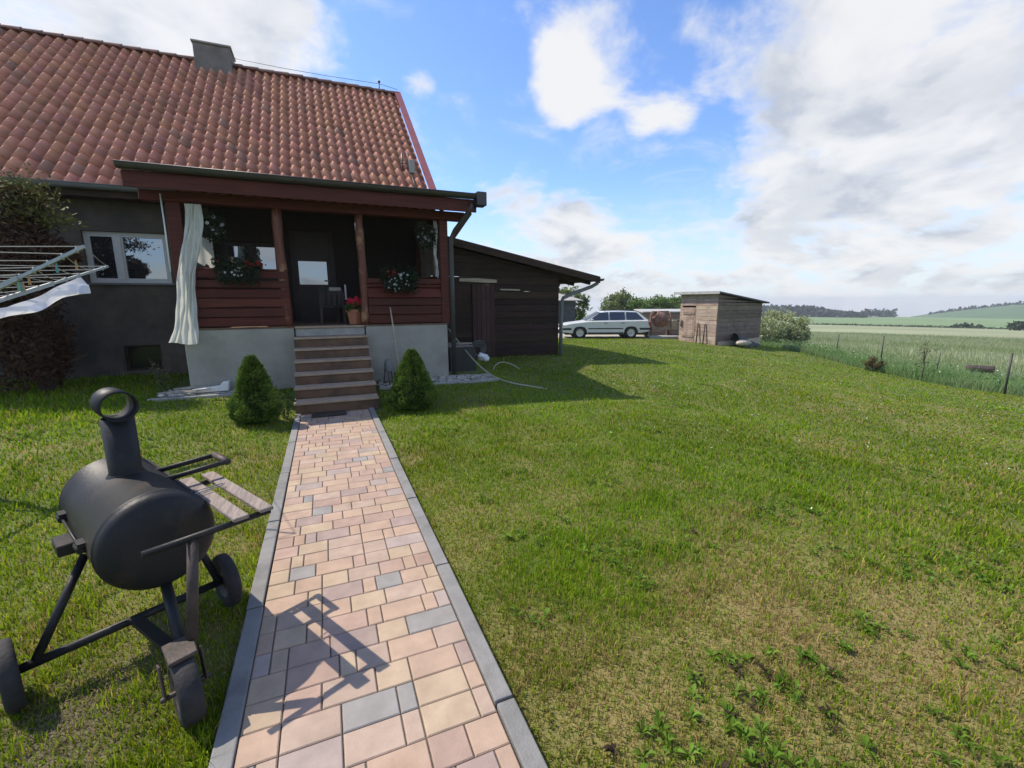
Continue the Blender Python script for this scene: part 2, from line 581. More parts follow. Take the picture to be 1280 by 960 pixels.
M['rust'] = pmat('rusty_metal', (0.20, 0.115, 0.085), 0.8, 0.35, 7, 0.3, 40, dirt=(0.33, 0.23, 0.18), dscale=4)
M['felt'] = pmat('pale_roofing_felt', (0.36, 0.36, 0.35), 0.85, 0.2, 4, 0.3, 40)
M['feltdark'] = pmat('dark_roofing_felt', (0.075, 0.075, 0.075), 0.85, 0.25, 4, 0.3, 40)
M['barn'] = pmat('dark_barn_wall', (0.085, 0.085, 0.085), 0.9, 0.25, 4, 0.3, 30)
M['shade_panel'] = pmat('shade_panel_dark', (0.022, 0.015, 0.011), 0.7, 0.3, 6, 0.2, 30, (6, 6, .4), spec=.2)
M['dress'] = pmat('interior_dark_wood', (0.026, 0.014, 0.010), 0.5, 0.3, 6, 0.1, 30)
M['antifade'] = pmat('grey_box_plastic', (0.34, 0.32, 0.28), 0.7, 0.1, 6, 0.05, 30)

# ------------------------------------------------------------------ terrain
CP = np.array([
    (0, 0, 0), (0, 2, 0), (0, 4, 0), (0, 6.5, 0), (-0.6, 1, 0), (-0.6, 3, 0), (0.7, 1, 0), (0.7, 3, 0), (0.7, 5, 0), (-0.6, 5, 0),
    (-3, 2, 0.0), (-3, 5, 0.05), (-3, 8, 0.12), (-3, 10.5, 0.2), (-8, 10.5, 0.25), (-8, 4, 0.05), (-1.5, 8.3, 0.12), (1.3, 8.3, 0.12), (0.1, -4, 0),
    (2.4, 8.4, 0.12), (2.5, 10.5, 0.14), (4.2, 11, 0.12), (6, 11, 0.08), (4.7, 6.3, -0.08), (3, 3, -0.03), (3.5, 1.2, -0.05), (8.3, 9.8, -0.10),
    (6, 3, -0.22), (9, 5, -0.42), (13, 6, -0.78), (12, 1, -0.75), (18.4, 6.1, -1.19), (18.2, 7.3, -1.17), (19.4, 10.3, -1.14), (21.8, 16.3, -0.90),
    (16.7, 15.4, -0.48), (19.9, 15.9, -0.62), (13.7, 20, -0.37), (11.5, 20.8, -0.35), (15.7, 19.1, -0.37), (12, 14, -0.27), (8, 20, -0.1), (5, 17, 0.0),
    (23.9, 12.4, -1.42), (28.5, 17.2, -1.80), (32.4, 22.1, -1.95), (35, 26.5, -2.06), (20, 2, -1.5), (24, 24, -0.9), (18, 26, -0.5), (-8, 20, 0.3), (20, 35, -0.9),
])


def _tps_fit(P, z, lam=0.6):
    n = len(P)
    d = np.linalg.norm(P[:, None] - P[None], axis=2)
    K = np.where(d > 0, d * d * np.log(d + 1e-12), 0) + lam * np.eye(n)
    A = np.zeros((n + 3, n + 3))
    A[:n, :n] = K
    A[:n, n] = 1
    A[:n, n + 1:] = P
    A[n:, :n] = A[:n, n:].T
    b = np.concatenate([z, [0, 0, 0]])
    return np.linalg.solve(A, b)


_W = _tps_fit(CP[:, :2], CP[:, 2])


def sstep(a, b, t):
    t = np.clip((t - a) / (b - a), 0, 1)
    return t * t * (3 - 2 * t)


def terrain(x, y):
    x, y = np.atleast_1d(np.asarray(x, float)), np.atleast_1d(np.asarray(y, float))
    shp = x.shape
    x, y = x.ravel(), y.ravel()
    out = np.empty_like(x)
    for i in range(0, len(x), 20000):
        xs, ys = x[i:i + 20000], y[i:i + 20000]
        d2 = (xs[:, None] - CP[:, 0]) ** 2 + (ys[:, None] - CP[:, 1]) ** 2
        K = np.where(d2 > 0, 0.5 * d2 * np.log(d2 + 1e-12), 0)
        z = K @ _W[:-3] + _W[-3] + _W[-2] * xs + _W[-1] * ys
        out[i:i + 20000] = z
    r = np.hypot(x, y)
    # beyond the yard the land falls gently into a shallow valley
    far = -1.55 - 0.034 * np.clip(r - 28, 0, 270) - 0.0165 * np.clip(r - 298, 0, 380) - 0.0285 * np.clip(r - 678, 0, 9000)
    t = sstep(27, 46, r)
    back = sstep(-6, -14, y)                       # behind the camera the ground stays level
    z = out * (1 - t) + far * t
    z = z * (1 - back) + (-0.2) * back
    # tiny unevenness of the turf
    z = z + (fbm2(x * 1.3, y * 1.3, 3, 3) - 0.5) * 0.035 * (1 - t)
    inpath = (1 - sstep(0.60, 0.85, np.abs(x - 0.05))) * (1 - sstep(6.9, 7.6, y)) * sstep(-3, -2, y)
    z = z * (1 - inpath) + (-0.035) * inpath
    return z.reshape(shp)


def gz(x, y):
    return float(terrain([x], [y])[0])


# lawn edge towards the field: inside = lawn
EDGE = [(17.6, -60), (17.9, 0), (18.5, 6.1), (18.3, 7.3), (19.4, 10.3), (21.8, 16.3), (23.5, 22), (24.5, 30), (26, 60)]


def edge_x(y):
    ys = np.array([e[1] for e in EDGE], float)
    xs = np.array([e[0] for e in EDGE], float)
    return np.interp(y, ys, xs)


# ground cover maps -------------------------------------------------
DRY_SPOTS = [  # x, y, radius, amount
    (0.80, 1.2, 0.26, 1.0), (0.76, 1.8, 0.20, 1.0), (0.72, 2.4, 0.18, 1.0), (0.72, 3.0, 0.17, .95), (0.72, 3.6, 0.16, .85), (0.72, 4.4, 0.15, .7),
    (1.15, 2.75, 0.35, .55), (1.7, 2.6, .30, .35), (1.35, 1.45, 0.35, .45), (1.9, 1.45, 0.45, .6), (2.3, 0.9, 0.5, .65), (1.6, 0.75, 0.4, .5),
    (2.9, 0.7, 0.5, .5), (2.2, 1.9, 0.5, .35), (3.2, 1.7, 0.5, .3), (3.9, 1.6, .6, .3), (2.7, 2.8, 0.5, .2), (5.0, 2.9, .9, .25), (7.5, 4.0, 1.2, .25), (10, 4.5, 1.6, .3),
    (-0.68, 4.9, 0.22, .8), (-0.75, 3.9, 0.26, .8), (-0.68, 3.2, 0.2, .7), (-0.65, 2.3, 0.25, .5), (-1.6, 4.6, .4, .25), (-2.4, 5.6, .5, .3), (-0.7, 6.0, 0.3, .4),
]
DIRT_SPOTS = [(-0.88, 2.22, .12, .8), (-0.98, 2.02, .11, .85), (-1.04, 1.84, .13, .9), (-0.9, 1.75, .08, .6), (-0.62, 2.75, .08, .4), (-0.80, 2.4, .09, .5), (-1.25, 1.78, .10, .5)]


def dryness(x, y):
    n = fbm2(x * 0.9 + 5, y * 0.9, 21, 4)
    n2 = fbm2(x * 3.5, y * 3.5, 23, 3)
    near = 1 - sstep(2.5, 7, np.hypot(x - 1.5, y - 0.5))
    d = 0.75 * (n - 0.56) + 0.6 * (n2 - 0.52) + 0.03 * near
    for sx, sy, r, a in DRY_SPOTS:
        d = d + .50 * a * np.exp(-((x - sx) ** 2 + (y - sy) ** 2) / (2 * r * r))
    return np.clip(d, 0, 1)


def dirtness(x, y):
    d = np.zeros_like(x)
    for sx, sy, r, a in DIRT_SPOTS:
        d = d + .50 * a * np.exp(-((x - sx) ** 2 + (y - sy) ** 2) / (2 * r * r))
    return np.clip(d + 0.5 * (fbm2(x * 6, y * 6, 31, 3) - 0.5) * (d > 0.05), 0, 1)


def rutness(x, y):
    return dirtness(x, y)


def axis_coords(lo, hi, step, far_lo, far_hi, g=1.18):
    c = list(np.arange(lo, hi + 1e-6, step))
    s, v = step, hi
    while v < far_hi:
        s *= g
        v += s
        c.append(v)
    s, v = step, lo
    pre = []
    while v > far_lo:
        s *= g
        v -= s
        pre.append(v)
    return np.array(pre[::-1] + c)


def build_ground():
    gx = axis_coords(-5.0, 26.0, 0.14, -900, 1700)
    gy = axis_coords(-0.6, 24.0, 0.14, -500, 1700)
    X, Y = np.meshgrid(gx, gy)
    Z = terrain(X, Y)
    nx, ny = len(gx), len(gy)
    V = np.stack([X.ravel(), Y.ravel(), Z.ravel()], 1)
    i = (np.arange(ny - 1)[:, None] * nx + np.arange(nx - 1)[None]).ravel()
    Fc = np.stack([i, i + 1, i + nx + 1, i + nx], 1)
    cx, cy = V[Fc].mean(1)[:, 0], V[Fc].mean(1)[:, 1]
    inside = (cx < edge_x(cy)) & (np.hypot(cx, cy) < 75)
    xf, yf = X.ravel(), Y.ravel()
    dr, di = dryness(xf, yf), dirtness(xf, yf)
    # thatch colour between the blades
    gcol = np.array([0.105, 0.135, 0.022])
    dcol = np.array([0.29, 0.215, 0.09])
    scol = np.array([0.150, 0.110, 0.072])
    c = gcol * (1 - dr)[:, None] + dcol * dr[:, None]
    c = c * (1 - di)[:, None] + scol * di[:, None]
    c = c * (0.8 + 0.4 * fbm2(xf * 2, yf * 2, 41, 3))[:, None]
    m_lawn = pmat('lawn_turf', (1, 1, 1), 0.95, 0.22, 30, 0.6, 90, attr=True, bdist=0.02)
    # field: pale ripening crop with a brighter meadow on the far side of the valley
    r = np.hypot(xf, yf)
    pale = np.array([0.27, 0.295, 0.165])
    deep = np.array([0.085, 0.140, 0.052])
    bright = np.array([0.17, 0.25, 0.10])
    t1 = sstep(26, 40, r + 6 * (fbm2(xf * .1, yf * .1, 51) - .5))
    fcol = deep * (1 - t1)[:, None] + pale * t1[:, None]
    band = np.exp(-((r - 232) / 9) ** 2)
    t2 = sstep(238, 246, r)
    fcol = fcol * (1 - t2)[:, None] + bright * t2[:, None]
    fcol = fcol * (1 - 0.6 * band)[:, None]
    patch = fbm2(xf * .06, yf * .035, 55, 4)
    fcol = fcol * (0.72 + 0.56 * patch)[:, None]
    m_field = pmat('field_crop', (1, 1, 1), 0.95, 0.16, 1.2, 0.8, 3.0, attr=True, bdist=0.3)

    def sub(sel, name, cols, mat):
        f = Fc[sel]
        u, inv = np.unique(f.ravel(), return_inverse=True)
        return np_mesh(name, V[u], [inv.reshape(-1, 4)], cols[u], mat, smooth=True)
    tag(sub(inside, 'lawn', c, m_lawn), 'mown green lawn with dry brown patches', 'lawn', kind='structure')
    tag(sub(~inside, 'field', fcol, m_field), 'pale green crop field falling away beyond the lawn', 'field', kind='structure')


build_ground()

# ------------------------------------------------------------------ paved path
PX0, PX1 = -0.400, 0.505
PY0, PY1 = -1.6, 6.78


def build_path():
    rng = random.Random(5)
    mb = MB()
    cols = [((.56, .395, .30), 40), ((.57, .43, .31), 22), ((.51, .355, .29), 18), ((.47, .375, .345), 8), ((.37, .345, .335), 6), ((.55, .41, .33), 16), ((.45, .335, .30), 6)]
    pop = [c for c, w in cols for _ in range(w)]
    y = PY0
    row = 0
    while y < PY1 - 0.02:
        h = 0.135
        x = PX0
        first = True
        while x < PX1 - 1e-4:
            w = rng.choice([.21, .21, .21, .21, .14, .14, .175, .07])
            if first:
                w = rng.choice([.21, .14, .07, .105])
                first = False
            if PX1 - (x + w) < 0.05:
                w = PX1 - x
            col = rng.choice(pop)
            k = rng.uniform(.94, 1.05)
            col = tuple(c * k for c in col)
            g = 0.0017
            z1 = rng.uniform(-0.0012, 0.0012)
            a, b, c0, d = x + g * 1.7, x + w - g * 1.7, y + g, y + h - g
            b_ = 0.004
            tz = [z1 + rng.uniform(-.0006, .0006) for _ in range(4)]
            vs = [(a, c0, -.05), (b, c0, -.05), (b, d, -.05), (a, d, -.05),
                  (a, c0, tz[0] - b_), (b, c0, tz[1] - b_), (b, d, tz[2] - b_), (a, d, tz[3] - b_),
                  (a + b_, c0 + b_, tz[0]), (b - b_, c0 + b_, tz[1]), (b - b_, d - b_, tz[2]), (a + b_, d - b_, tz[3])]
            fs = [(0, 1, 5, 4), (1, 2, 6, 5), (2, 3, 7, 6), (3, 0, 4, 7), (4, 5, 9, 8), (5, 6, 10, 9), (6, 7, 11, 10), (7, 4, 8, 11), (8, 9, 10, 11)]
            # two-tone stones: one end a little darker
            b0 = len(mb.v)
            mb.add(vs, fs, col)
            if rng.random() < .45:
                k2 = rng.uniform(.86, 1.06)
                side = rng.choice([(8, 11, 4, 7), (9, 10, 5, 6), (8, 9, 4, 5)])
                for q in side:
                    mb.c[b0 + q] = tuple(v * k2 for v in col)
            x += w
        y += h
        row += 1
    tag(mb.build('path', M['paver'], fix=False), 'path of peach, sand and grey concrete pavers', 'path', kind='structure')
    bed = MB().add([(PX0, PY0, -.009), (PX1, PY0, -.009), (PX1, PY1, -.009), (PX0, PY1, -.009)], [(0, 1, 2, 3)])
    tag(bed.build('path_bed', M['sand'], fix=False), 'dark joint sand between the pavers', 'sand', kind='structure')
    for x0, x1, nm in ((PX0 - .078, PX0 - .003, 'left'), (PX1 + .003, PX1 + .078, 'right')):
        kb = MB()
        y = PY0
        while y < PY1:
            y2 = min(y + .995, PY1 + .05)
            dx = rng.uniform(-.003, .003)
            kb.box((x0 + dx, y + .003, -.2), (x1 + dx, y2 - .003, .012 + rng.uniform(-.002, .003)))
            y += 1.0
        tag(kb.build('kerb', M['kerb'], bevel=.006, seg=2), 'grey concrete kerb along the path', 'kerb', kind='structure')


build_path()

# ------------------------------------------------------------------ grass


def blocked(x, y):
    b = (x > PX0 - .085) & (x < PX1 + .085) & (y < 6.85)
    b |= (x > -.50) & (x < .69) & (y > 6.7)
    b |= (x > -2.1) & (x < 2.25) & (y > 8.35)
    b |= (x < 2.4) & (y > 10.45)
    b |= (x > 2.3) & (x < 6.02) & (y > 10.98) & (y < 17.2)
    b |= (y > 18.3) & (x > 9.0) & (x < 17.5) & (y < 30) & (y > 26.1 - 0.445 * x)
    b |= x > edge_x(y)
    # gravel strips and edging by the plinth
    b |= (x > .70) & (x < 3.0) & (y > 7.75)
    b |= (x > -2.45) & (x < -.95) & (y > 8.0)
    return b


def blade_mesh(name, x, y, z, h, w, col, mat, lean=0.5, off=None, seed=0, tipcol=1.15):
    rng = np.random.default_rng(seed)
    n = len(x)
    a = rng.uniform(0, 2 * np.pi, n)
    la = rng.uniform(0, 2 * np.pi, n)
    ln = rng.uniform(0.1, 1.0, n) * lean * h
    dx, dy = np.cos(a) * w / 2, np.sin(a) * w / 2
    lx, ly = np.cos(la) * ln, np.sin(la) * ln
    V = np.empty((n, 5, 3), np.float32)
    V[:, 0] = np.stack([x - dx, y - dy, z - .006], 1)
    V[:, 1] = np.stack([x + dx, y + dy, z - .006], 1)
    V[:, 2] = np.stack([x + dx * .8 + lx * .35, y + dy * .8 + ly * .35, z + h * .55], 1)
    V[:, 3] = np.stack([x - dx * .8 + lx * .35, y - dy * .8 + ly * .35, z + h * .55], 1)
    V[:, 4] = np.stack([x + lx, y + ly, z + h * (1 - .25 * (ln / np.maximum(h, 1e-5)))], 1)
    b = np.arange(n)[:, None] * 5
    q = b + np.array([[0, 1, 2, 3]])
    t = b + np.array([[3, 2, 4]])
    C = np.repeat(col[:, None, :], 5, 1)
    C[:, 4] *= tipcol
    return np_mesh(name, V.reshape(-1, 3), [q, t], C.reshape(-1, 3), mat, off=off)


def build_grass():
    rng = np.random.default_rng(3)
    # blades per square metre fall off with the distance from the garden path's near end, while blades get broader
    xs, ys, rs = [], [], []
    r_edges = np.concatenate([np.arange(0.4, 4, .2), np.geomspace(4, 34, 36)])
    for r0, r1 in zip(r_edges[:-1], r_edges[1:]):
        r = .5 * (r0 + r1)
        area = (r1 * r1 - r0 * r0) / 2 * math.radians(150)
        dens = 15000 * min(1.0, (2.1 / r) ** 2) if r < 40 else 0
        n = int(area * dens)
        rr = np.sqrt(rng.uniform(r0 * r0, r1 * r1, n))
        th = rng.uniform(YAW - math.radians(75), YAW + math.radians(75), n)
        xs.append(rr * np.sin(th))
        ys.append(rr * np.cos(th) + 0.0)
        rs.append(rr)
    x, y, r = np.concatenate(xs), np.concatenate(ys), np.concatenate(rs)
    k = ~blocked(x, y) & (x > -6.5)
    x, y, r = x[k], y[k], r[k]
    dr, di = dryness(x, y), dirtness(x, y)
    keep = rng.uniform(0, 1, len(x)) > np.clip(.25 * dr + 1.05 * di, 0, .97)
    x, y, r, dr = x[keep], y[keep], r[keep], dr[keep]
    n = len(x)
    tuft = fbm2(x * 2.2, y * 2.2, 61, 4)
    lush = np.clip((tuft - .5) * 3.0, 0, 1)
    lush2 = np.clip((fbm2(x * 5.5 + 3, y * 5.5, 64, 3) - .54) * 4.5, 0, 1) * (1 - sstep(5, 9, r))
    h = (0.017 + 0.025 * rng.uniform(0, 1, n) + (0.040 * lush + .045 * lush2) * rng.uniform(.3, 1, n)) * (1 - .5 * dr)
    tall = rng.uniform(0, 1, n) < 0.006
    h = np.where(tall, h * 1.9, h)
    # longer by the walls and at the left where the mower does not reach
    h = h * (1 + 1.2 * sstep(-2.0, -3.6, x) * sstep(5.5, 8, y))
    w = (0.0034 + .002 * rng.uniform(0, 1, n)) * np.maximum(1, r / 2.1) ** 0.85
    g1, g2, g3 = np.array([.135, .242, .010]), np.array([.205, .325, .013]), np.array([.280, .335, .024])
    st = np.array([.46, .34, .13])
    u = rng.uniform(0, 1, n)[:, None]
    col = np.where(u < .45, g1, np.where(u < .82, g2, g3))
    col = col * (0.72 + .56 * fbm2(x * .7, y * .7, 71, 3))[:, None] * rng.uniform(.75, 1.25, (n, 1))
    yel = np.clip((fbm2(x * .35 + 9, y * .35, 77, 3) - .42) * 2.5, 0, 1)[:, None] * .8
    col = col * (1 - yel) + col * np.array([1.32, 1.06, .9]) * yel
    isdry = (rng.uniform(0, 1, n) < (.05 + .80 * dr))[:, None]
    col = np.where(isdry, st * rng.uniform(.55, 1.15, (n, 1)), col)
    z = terrain(x, y)
    print('grass blades', n)
    g = blade_mesh('grass', x, y, z, h, w, col, M['blade'], .8, seed=5)
    tag(g, 'short lawn grass, green with straw-coloured dry patches', 'grass', kind='stuff')


build_grass()


# leafy cover: helper for leaves as small folded faces --------------------------------------
def leaf_faces(P, size, col, rng, upbias=0.3, aspect=2.0, nrm=None, dirs=None):
    """P (n,3) positions -> diamond leaves; returns V, F, C"""
    n = len(P)
    d = rng.normal(size=(n, 3)) if dirs is None else dirs + rng.normal(size=(n, 3)) * .35
    d[:, 2] += upbias
    d /= np.linalg.norm(d, axis=1)[:, None]
    s = np.cross(d, rng.normal(size=(n, 3)))
    s /= np.linalg.norm(s, axis=1)[:, None] + 1e-9
    L = (size * rng.uniform(.65, 1.3, n))[:, None]
    Wd = L / aspect
    V = np.empty((n, 4, 3), np.float32)
    V[:, 0] = P
    V[:, 1] = P + d * L * .5 + s * Wd * .5
    V[:, 2] = P + d * L
    V[:, 3] = P + d * L * .5 - s * Wd * .5
    F = np.arange(n)[:, None] * 4 + np.array([[0, 1, 2, 3]])
    C = np.repeat(col[:, None, :], 4, 1)
    return V.reshape(-1, 3), F, C.reshape(-1, 3)


def leaf_obj(name, P, size, c1, c2, mat, parent=None, rng=None, upbias=.3, aspect=2.0, world=True, dirs=None, off=None, shade=None):
    rng = rng or np.random.default_rng(1)
    P = np.asarray(P, float)
    t = rng.uniform(0, 1, (len(P), 1))
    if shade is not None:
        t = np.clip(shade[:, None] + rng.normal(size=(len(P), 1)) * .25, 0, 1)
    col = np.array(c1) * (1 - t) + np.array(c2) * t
    size = np.broadcast_to(np.asarray(size, float), (len(P),))
    V, Fc, Cc = leaf_faces(P, size, col, rng, upbias, aspect, dirs=dirs)
    return np_mesh(name, V, [Fc], Cc, mat, parent, world, off)


def build_weeds():
    rng = np.random.default_rng(17)
    Vs, Fs, Cs, b = [], [], [], 0
    spots = [(1.25, 2.51, .16), (1.6, 2.05, .20), (1.72, 2.12, .12), (1.99, 2.03, .16), (1.52, 1.79, .09), (.92, 1.8, .10), (3.33, 2.07, .20), (3.0, 2.2, .14), (2.92, 1.63, .10),
             (3.04, 1.3, .12), (3.57, 1.12, .24), (3.35, 1.25, .16), (2.27, 1.08, .12), (1.69, 1.17, .13), (1.8, 1.05, .12), (1.33, .98, .18), (1.45, .85, .16), (1.25, .82, .12), (2.6, .83, .10), (1.97, .62, .10), (.93, 1.05, .09), (1.0, .95, .08),
             (1.33, 5.09, .15), (1.9, 4.6, .10), (-3.17, 6.55, .2), (-2.9, 7.0, .2), (2.9, 3.4, .12), (2.2, 3.1, .10), (1.05, 3.1, .08), (1.5, 3.6, .09), (4.4, 2.9, .14), (5.3, 2.4, .16), (4.3, 1.6, .14), (-1.3, 5.4, .1), (-.8, 5.9, .08),
             (3.8, 4.4, .15), (5.2, 5.4, .14), (6.5, 6.6, .16), (7.4, 6.9, .15), (-1.9, 5.9, .12), (-1.2, 6.9, .12), (-1.7, 7.4, .15)]
    for sx, sy, R in spots:
        nr = max(5, int(R * R * 620))
        for _ in range(nr):
            a, rr = rng.uniform(0, 6.28), R * 1.6 * rng.uniform(0, 1) ** .8
            x, y = sx + rr * math.cos(a) * 1.2, sy + rr * math.sin(a) * .8
            if blocked(np.array([x]), np.array([y]))[0]:
                continue
            z = gz(x, y)
            nl = rng.integers(8, 15)
            purple = rng.uniform() < (.16 if sy < 1.3 and sx < 1.9 else .01)
            for k in range(nl):
                t = rng.uniform(0, 6.28)
                L = rng.uniform(.020, .052)
                wd = L * rng.uniform(.11, .20)
                lift = rng.uniform(.15, .9)
                d = np.array([math.cos(t), math.sin(t), 0])
                s = np.array([-math.sin(t), math.cos(t), 0])
                o = np.array([x, y, z + .008])
                up_ = np.array([0, 0, 1.0])
                p1 = o + d * L * .45 + up_ * L * lift * .8
                p2 = o + d * L + up_ * L * lift * .7
                c = np.array([.105, .185, .020]) * rng.uniform(.5, 1.4)
                if rng.uniform() < .25:
                    c = np.array([.18, .30, .045]) * rng.uniform(.8, 1.2)
                if purple:
                    c = np.array([.085, .062, .045]) * rng.uniform(.6, 1.3)
                fold = up_ * wd * .35
                Vs += [o, p1 + s * wd + fold, p1, p1 - s * wd + fold, p2]
                Cs += [c * .8, c, c * 1.15, c, c * 1.05]
                Fs += [(b, b + 1, b + 2), (b, b + 2, b + 3), (b + 1, b + 4, b + 2), (b + 2, b + 4, b + 3)]
                b += 5
    o = np_mesh('weeds', np.array(Vs), [np.array(Fs)], np.array(Cs), M['blade'])
    tag(o, 'dandelion and other broad-leaved weeds spread through the lawn', 'weeds', kind='stuff')
    # fallen straw and clippings by the smoker and dead moss
    n = 2600
    x = rng.normal(-1.0, .16, n)
    y = rng.normal(1.95, .22, n)
    k = ~blocked(x, y)
    x, y = x[k], y[k]
    n = len(x)
    col = np.array([.30, .25, .16]) * rng.uniform(.6, 1.2, (n, 1))
    cl = blade_mesh('clippings', x, y, terrain(x, y) + .012, np.full(n, .004), np.full(n, .006), col, M['blade'], 9.0, seed=9)
    tag(cl, 'dry pale grass clippings lying under the smoker', 'clippings', kind='stuff')
    # white daisies scattered
    n = 520
    x = np.concatenate([rng.uniform(3, 17, n), rng.normal(6.2, .9, 60), rng.normal(15, 1.5, 80)])
    y = np.concatenate([rng.uniform(2, 12, n), rng.normal(7.0, .5, 60), rng.normal(5.5, 1.0, 80)])
    k = ~blocked(x, y)
    x, y = x[k], y[k]
    P = np.stack([x, y, terrain(x, y) + .05], 1)
    fl = leaf_obj('daisies', P, .02, (.75, .75, .68), (.6, .6, .5), M['petal'], rng=rng, aspect=1.2)
    tag(fl, 'tiny white daisies dotted over the lawn', 'daisies', kind='stuff')


build_weeds()

# ------------------------------------------------------------------ HOUSE
WY = 10.5            # front wall plane
HX0, HX1 = -13.0, 2.35
RY, RZ = 14.7, 7.6   # ridge
EY, EZ = 10.05, 3.50  # eave line of the tiles
SL = (RZ - EZ) / (RY - EY)


def roof_z(y):
    return EZ + (y - EY) * SL if y <= RY else RZ - (y - RY) * SL


house = thing('house', 'grey plastered house with a red clay tile roof', 'house', (-2.0, WY, .2))


def wall_with_holes(mb, x0, x1, z0, z1, y, holes, depth):
    xs = sorted({x0, x1, *[h[0] for h in holes], *[h[1] for h in holes]})
    zs = sorted({z0, z1, *[h[2] for h in holes], *[h[3] for h in holes]})
    for i in range(len(xs) - 1):
        for j in range(len(zs) - 1):
            cx, cz = (xs[i] + xs[i + 1]) / 2, (zs[j] + zs[j + 1]) / 2
            if any(h[0] < cx < h[1] and h[2] < cz < h[3] for h in holes):
                continue
            mb.add([(xs[i], y, zs[j]), (xs[i + 1], y, zs[j]), (xs[i + 1], y, zs[j + 1]), (xs[i], y, zs[j + 1])], [(0, 1, 2, 3)])
    for a, b, c, d in holes:
        mb.add([(a, y, c), (b, y, c), (b, y + depth, c), (a, y + depth, c)], [(0, 1, 2, 3)])
        mb.add([(a, y, d), (a, y + depth, d), (b, y + depth, d), (b, y, d)], [(0, 1, 2, 3)])
        mb.add([(a, y, c), (a, y + depth, c), (a, y + depth, d), (a, y, d)], [(0, 1, 2, 3)])
        mb.add([(b, y, c), (b, y, d), (b, y + depth, d), (b, y + depth, c)], [(0, 1, 2, 3)])


W1 = (-3.86, -2.62, 1.93, 2.84)
BW = (-3.52, -2.95, .30, .78)
DOOR = (-.56, .30, 1.16, 3.02)
PW = (-1.75, -.72, 1.98, 2.75)
mb = MB()
wall_with_holes(mb, HX0, HX1, -.3, 3.62, WY, [W1, BW, DOOR, PW], .14)
yb = 2 * RY - WY
mb.add([(HX1, WY, -.3), (HX1, yb, -.3), (HX1, yb, 3.6), (HX1, RY, 7.35), (HX1, WY, 3.6)], [(0, 1, 2, 3, 4)])
mb.add([(HX0, WY, -.3), (HX0, WY, 3.6), (HX0, RY, 7.35), (HX0, yb, 3.6), (HX0, yb, -.3)], [(0, 1, 2, 3, 4)])
mb.add([(HX0, yb, -.3), (HX1, yb, -.3), (HX1, yb, 3.6), (HX0, yb, 3.6)], [(0, 3, 2, 1)])
mb.build('wall', M['plaster'], house, fix=False)
# base course
mb = MB()
for a, b in ((HX0, BW[0] - .02), (BW[1] + .02, -2.06)):
    mb.box((a, WY - .035, -.3), (b, WY - .003, .56))
mb.box((BW[0] - .02, WY - .035, -.3), (BW[1] + .02, WY - .003, .29))
mb.build('base_course', M['plaster'], house, bevel=.008)


def tiled_slope():
    """pantiles as real geometry: an S-profile across, each course lapping over the one below"""
    rng = random.Random(3)
    tw, courses = 0.2, 18
    x1 = 2.40
    ncol = 75
    x0 = x1 - ncol * tw
    sl_len = math.hypot(RY - EY, RZ - EZ) + .05
    cl = sl_len / courses
    ux, un = Vector((0, RY - EY, RZ - EZ)).normalized(), Vector((0, -(RZ - EZ), RY - EY)).normalized()
    K = 12
    prof = []
    for k in range(K + 1):
        t = k / K
        # an S: roll on the left half, pan on the right
        zz = .041 * math.sin(2 * math.pi * t + .35 * math.sin(2 * math.pi * t))
        prof.append((t, zz))
    V, Fc, Cc = [], [], []
    b = 0
    for r in range(courses):
        s0, s1 = r * cl - .045, (r + 1) * cl + .012
        for c in range(ncol):
            j = rng.uniform(-.005, .005)
            lift = rng.uniform(-.003, .006)
            tilt = rng.uniform(-.004, .004)
            sag = .012 * math.sin(c * .23 + r * .4) * .6
            k = rng.uniform(.84, 1.12)
            col = (k, k * rng.uniform(.92, 1.04), k * rng.uniform(.9, 1.08))
            if rng.random() < .03:
                col = (k * .75, k * .85, k * .92)
            for (s, h) in ((s0 + j, .034), (s0 + j, .012), (s1, .006)):
                for t, zz in prof:
                    p = Vector((x0 + (c + t) * tw, EY, EZ)) + ux * s + un * (zz + h + lift + tilt * (t - .5) * 2 - sag * .3)
                    V.append(p)
                    g_ = .88 + .24 * max(-1, min(1, zz / .035))      # shade in the pans and sun on the rolls painted into the tile colour
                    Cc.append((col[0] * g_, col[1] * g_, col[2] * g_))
            n = K + 1
            for i in range(K):
                Fc.append((b + n + i, b + n + i + 1, b + i + 1, b + i))            # front lip of the tile
                Fc.append((b + i, b + i + 1, b + 2 * n + i + 1, b + 2 * n + i))      # its upper face
            b += 3 * n
    return np.array([tuple(v) for v in V]), np.array(Fc), np.array(Cc)


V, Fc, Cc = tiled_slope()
roof = np_mesh('roof', V, [Fc], Cc, M['tile'], house)
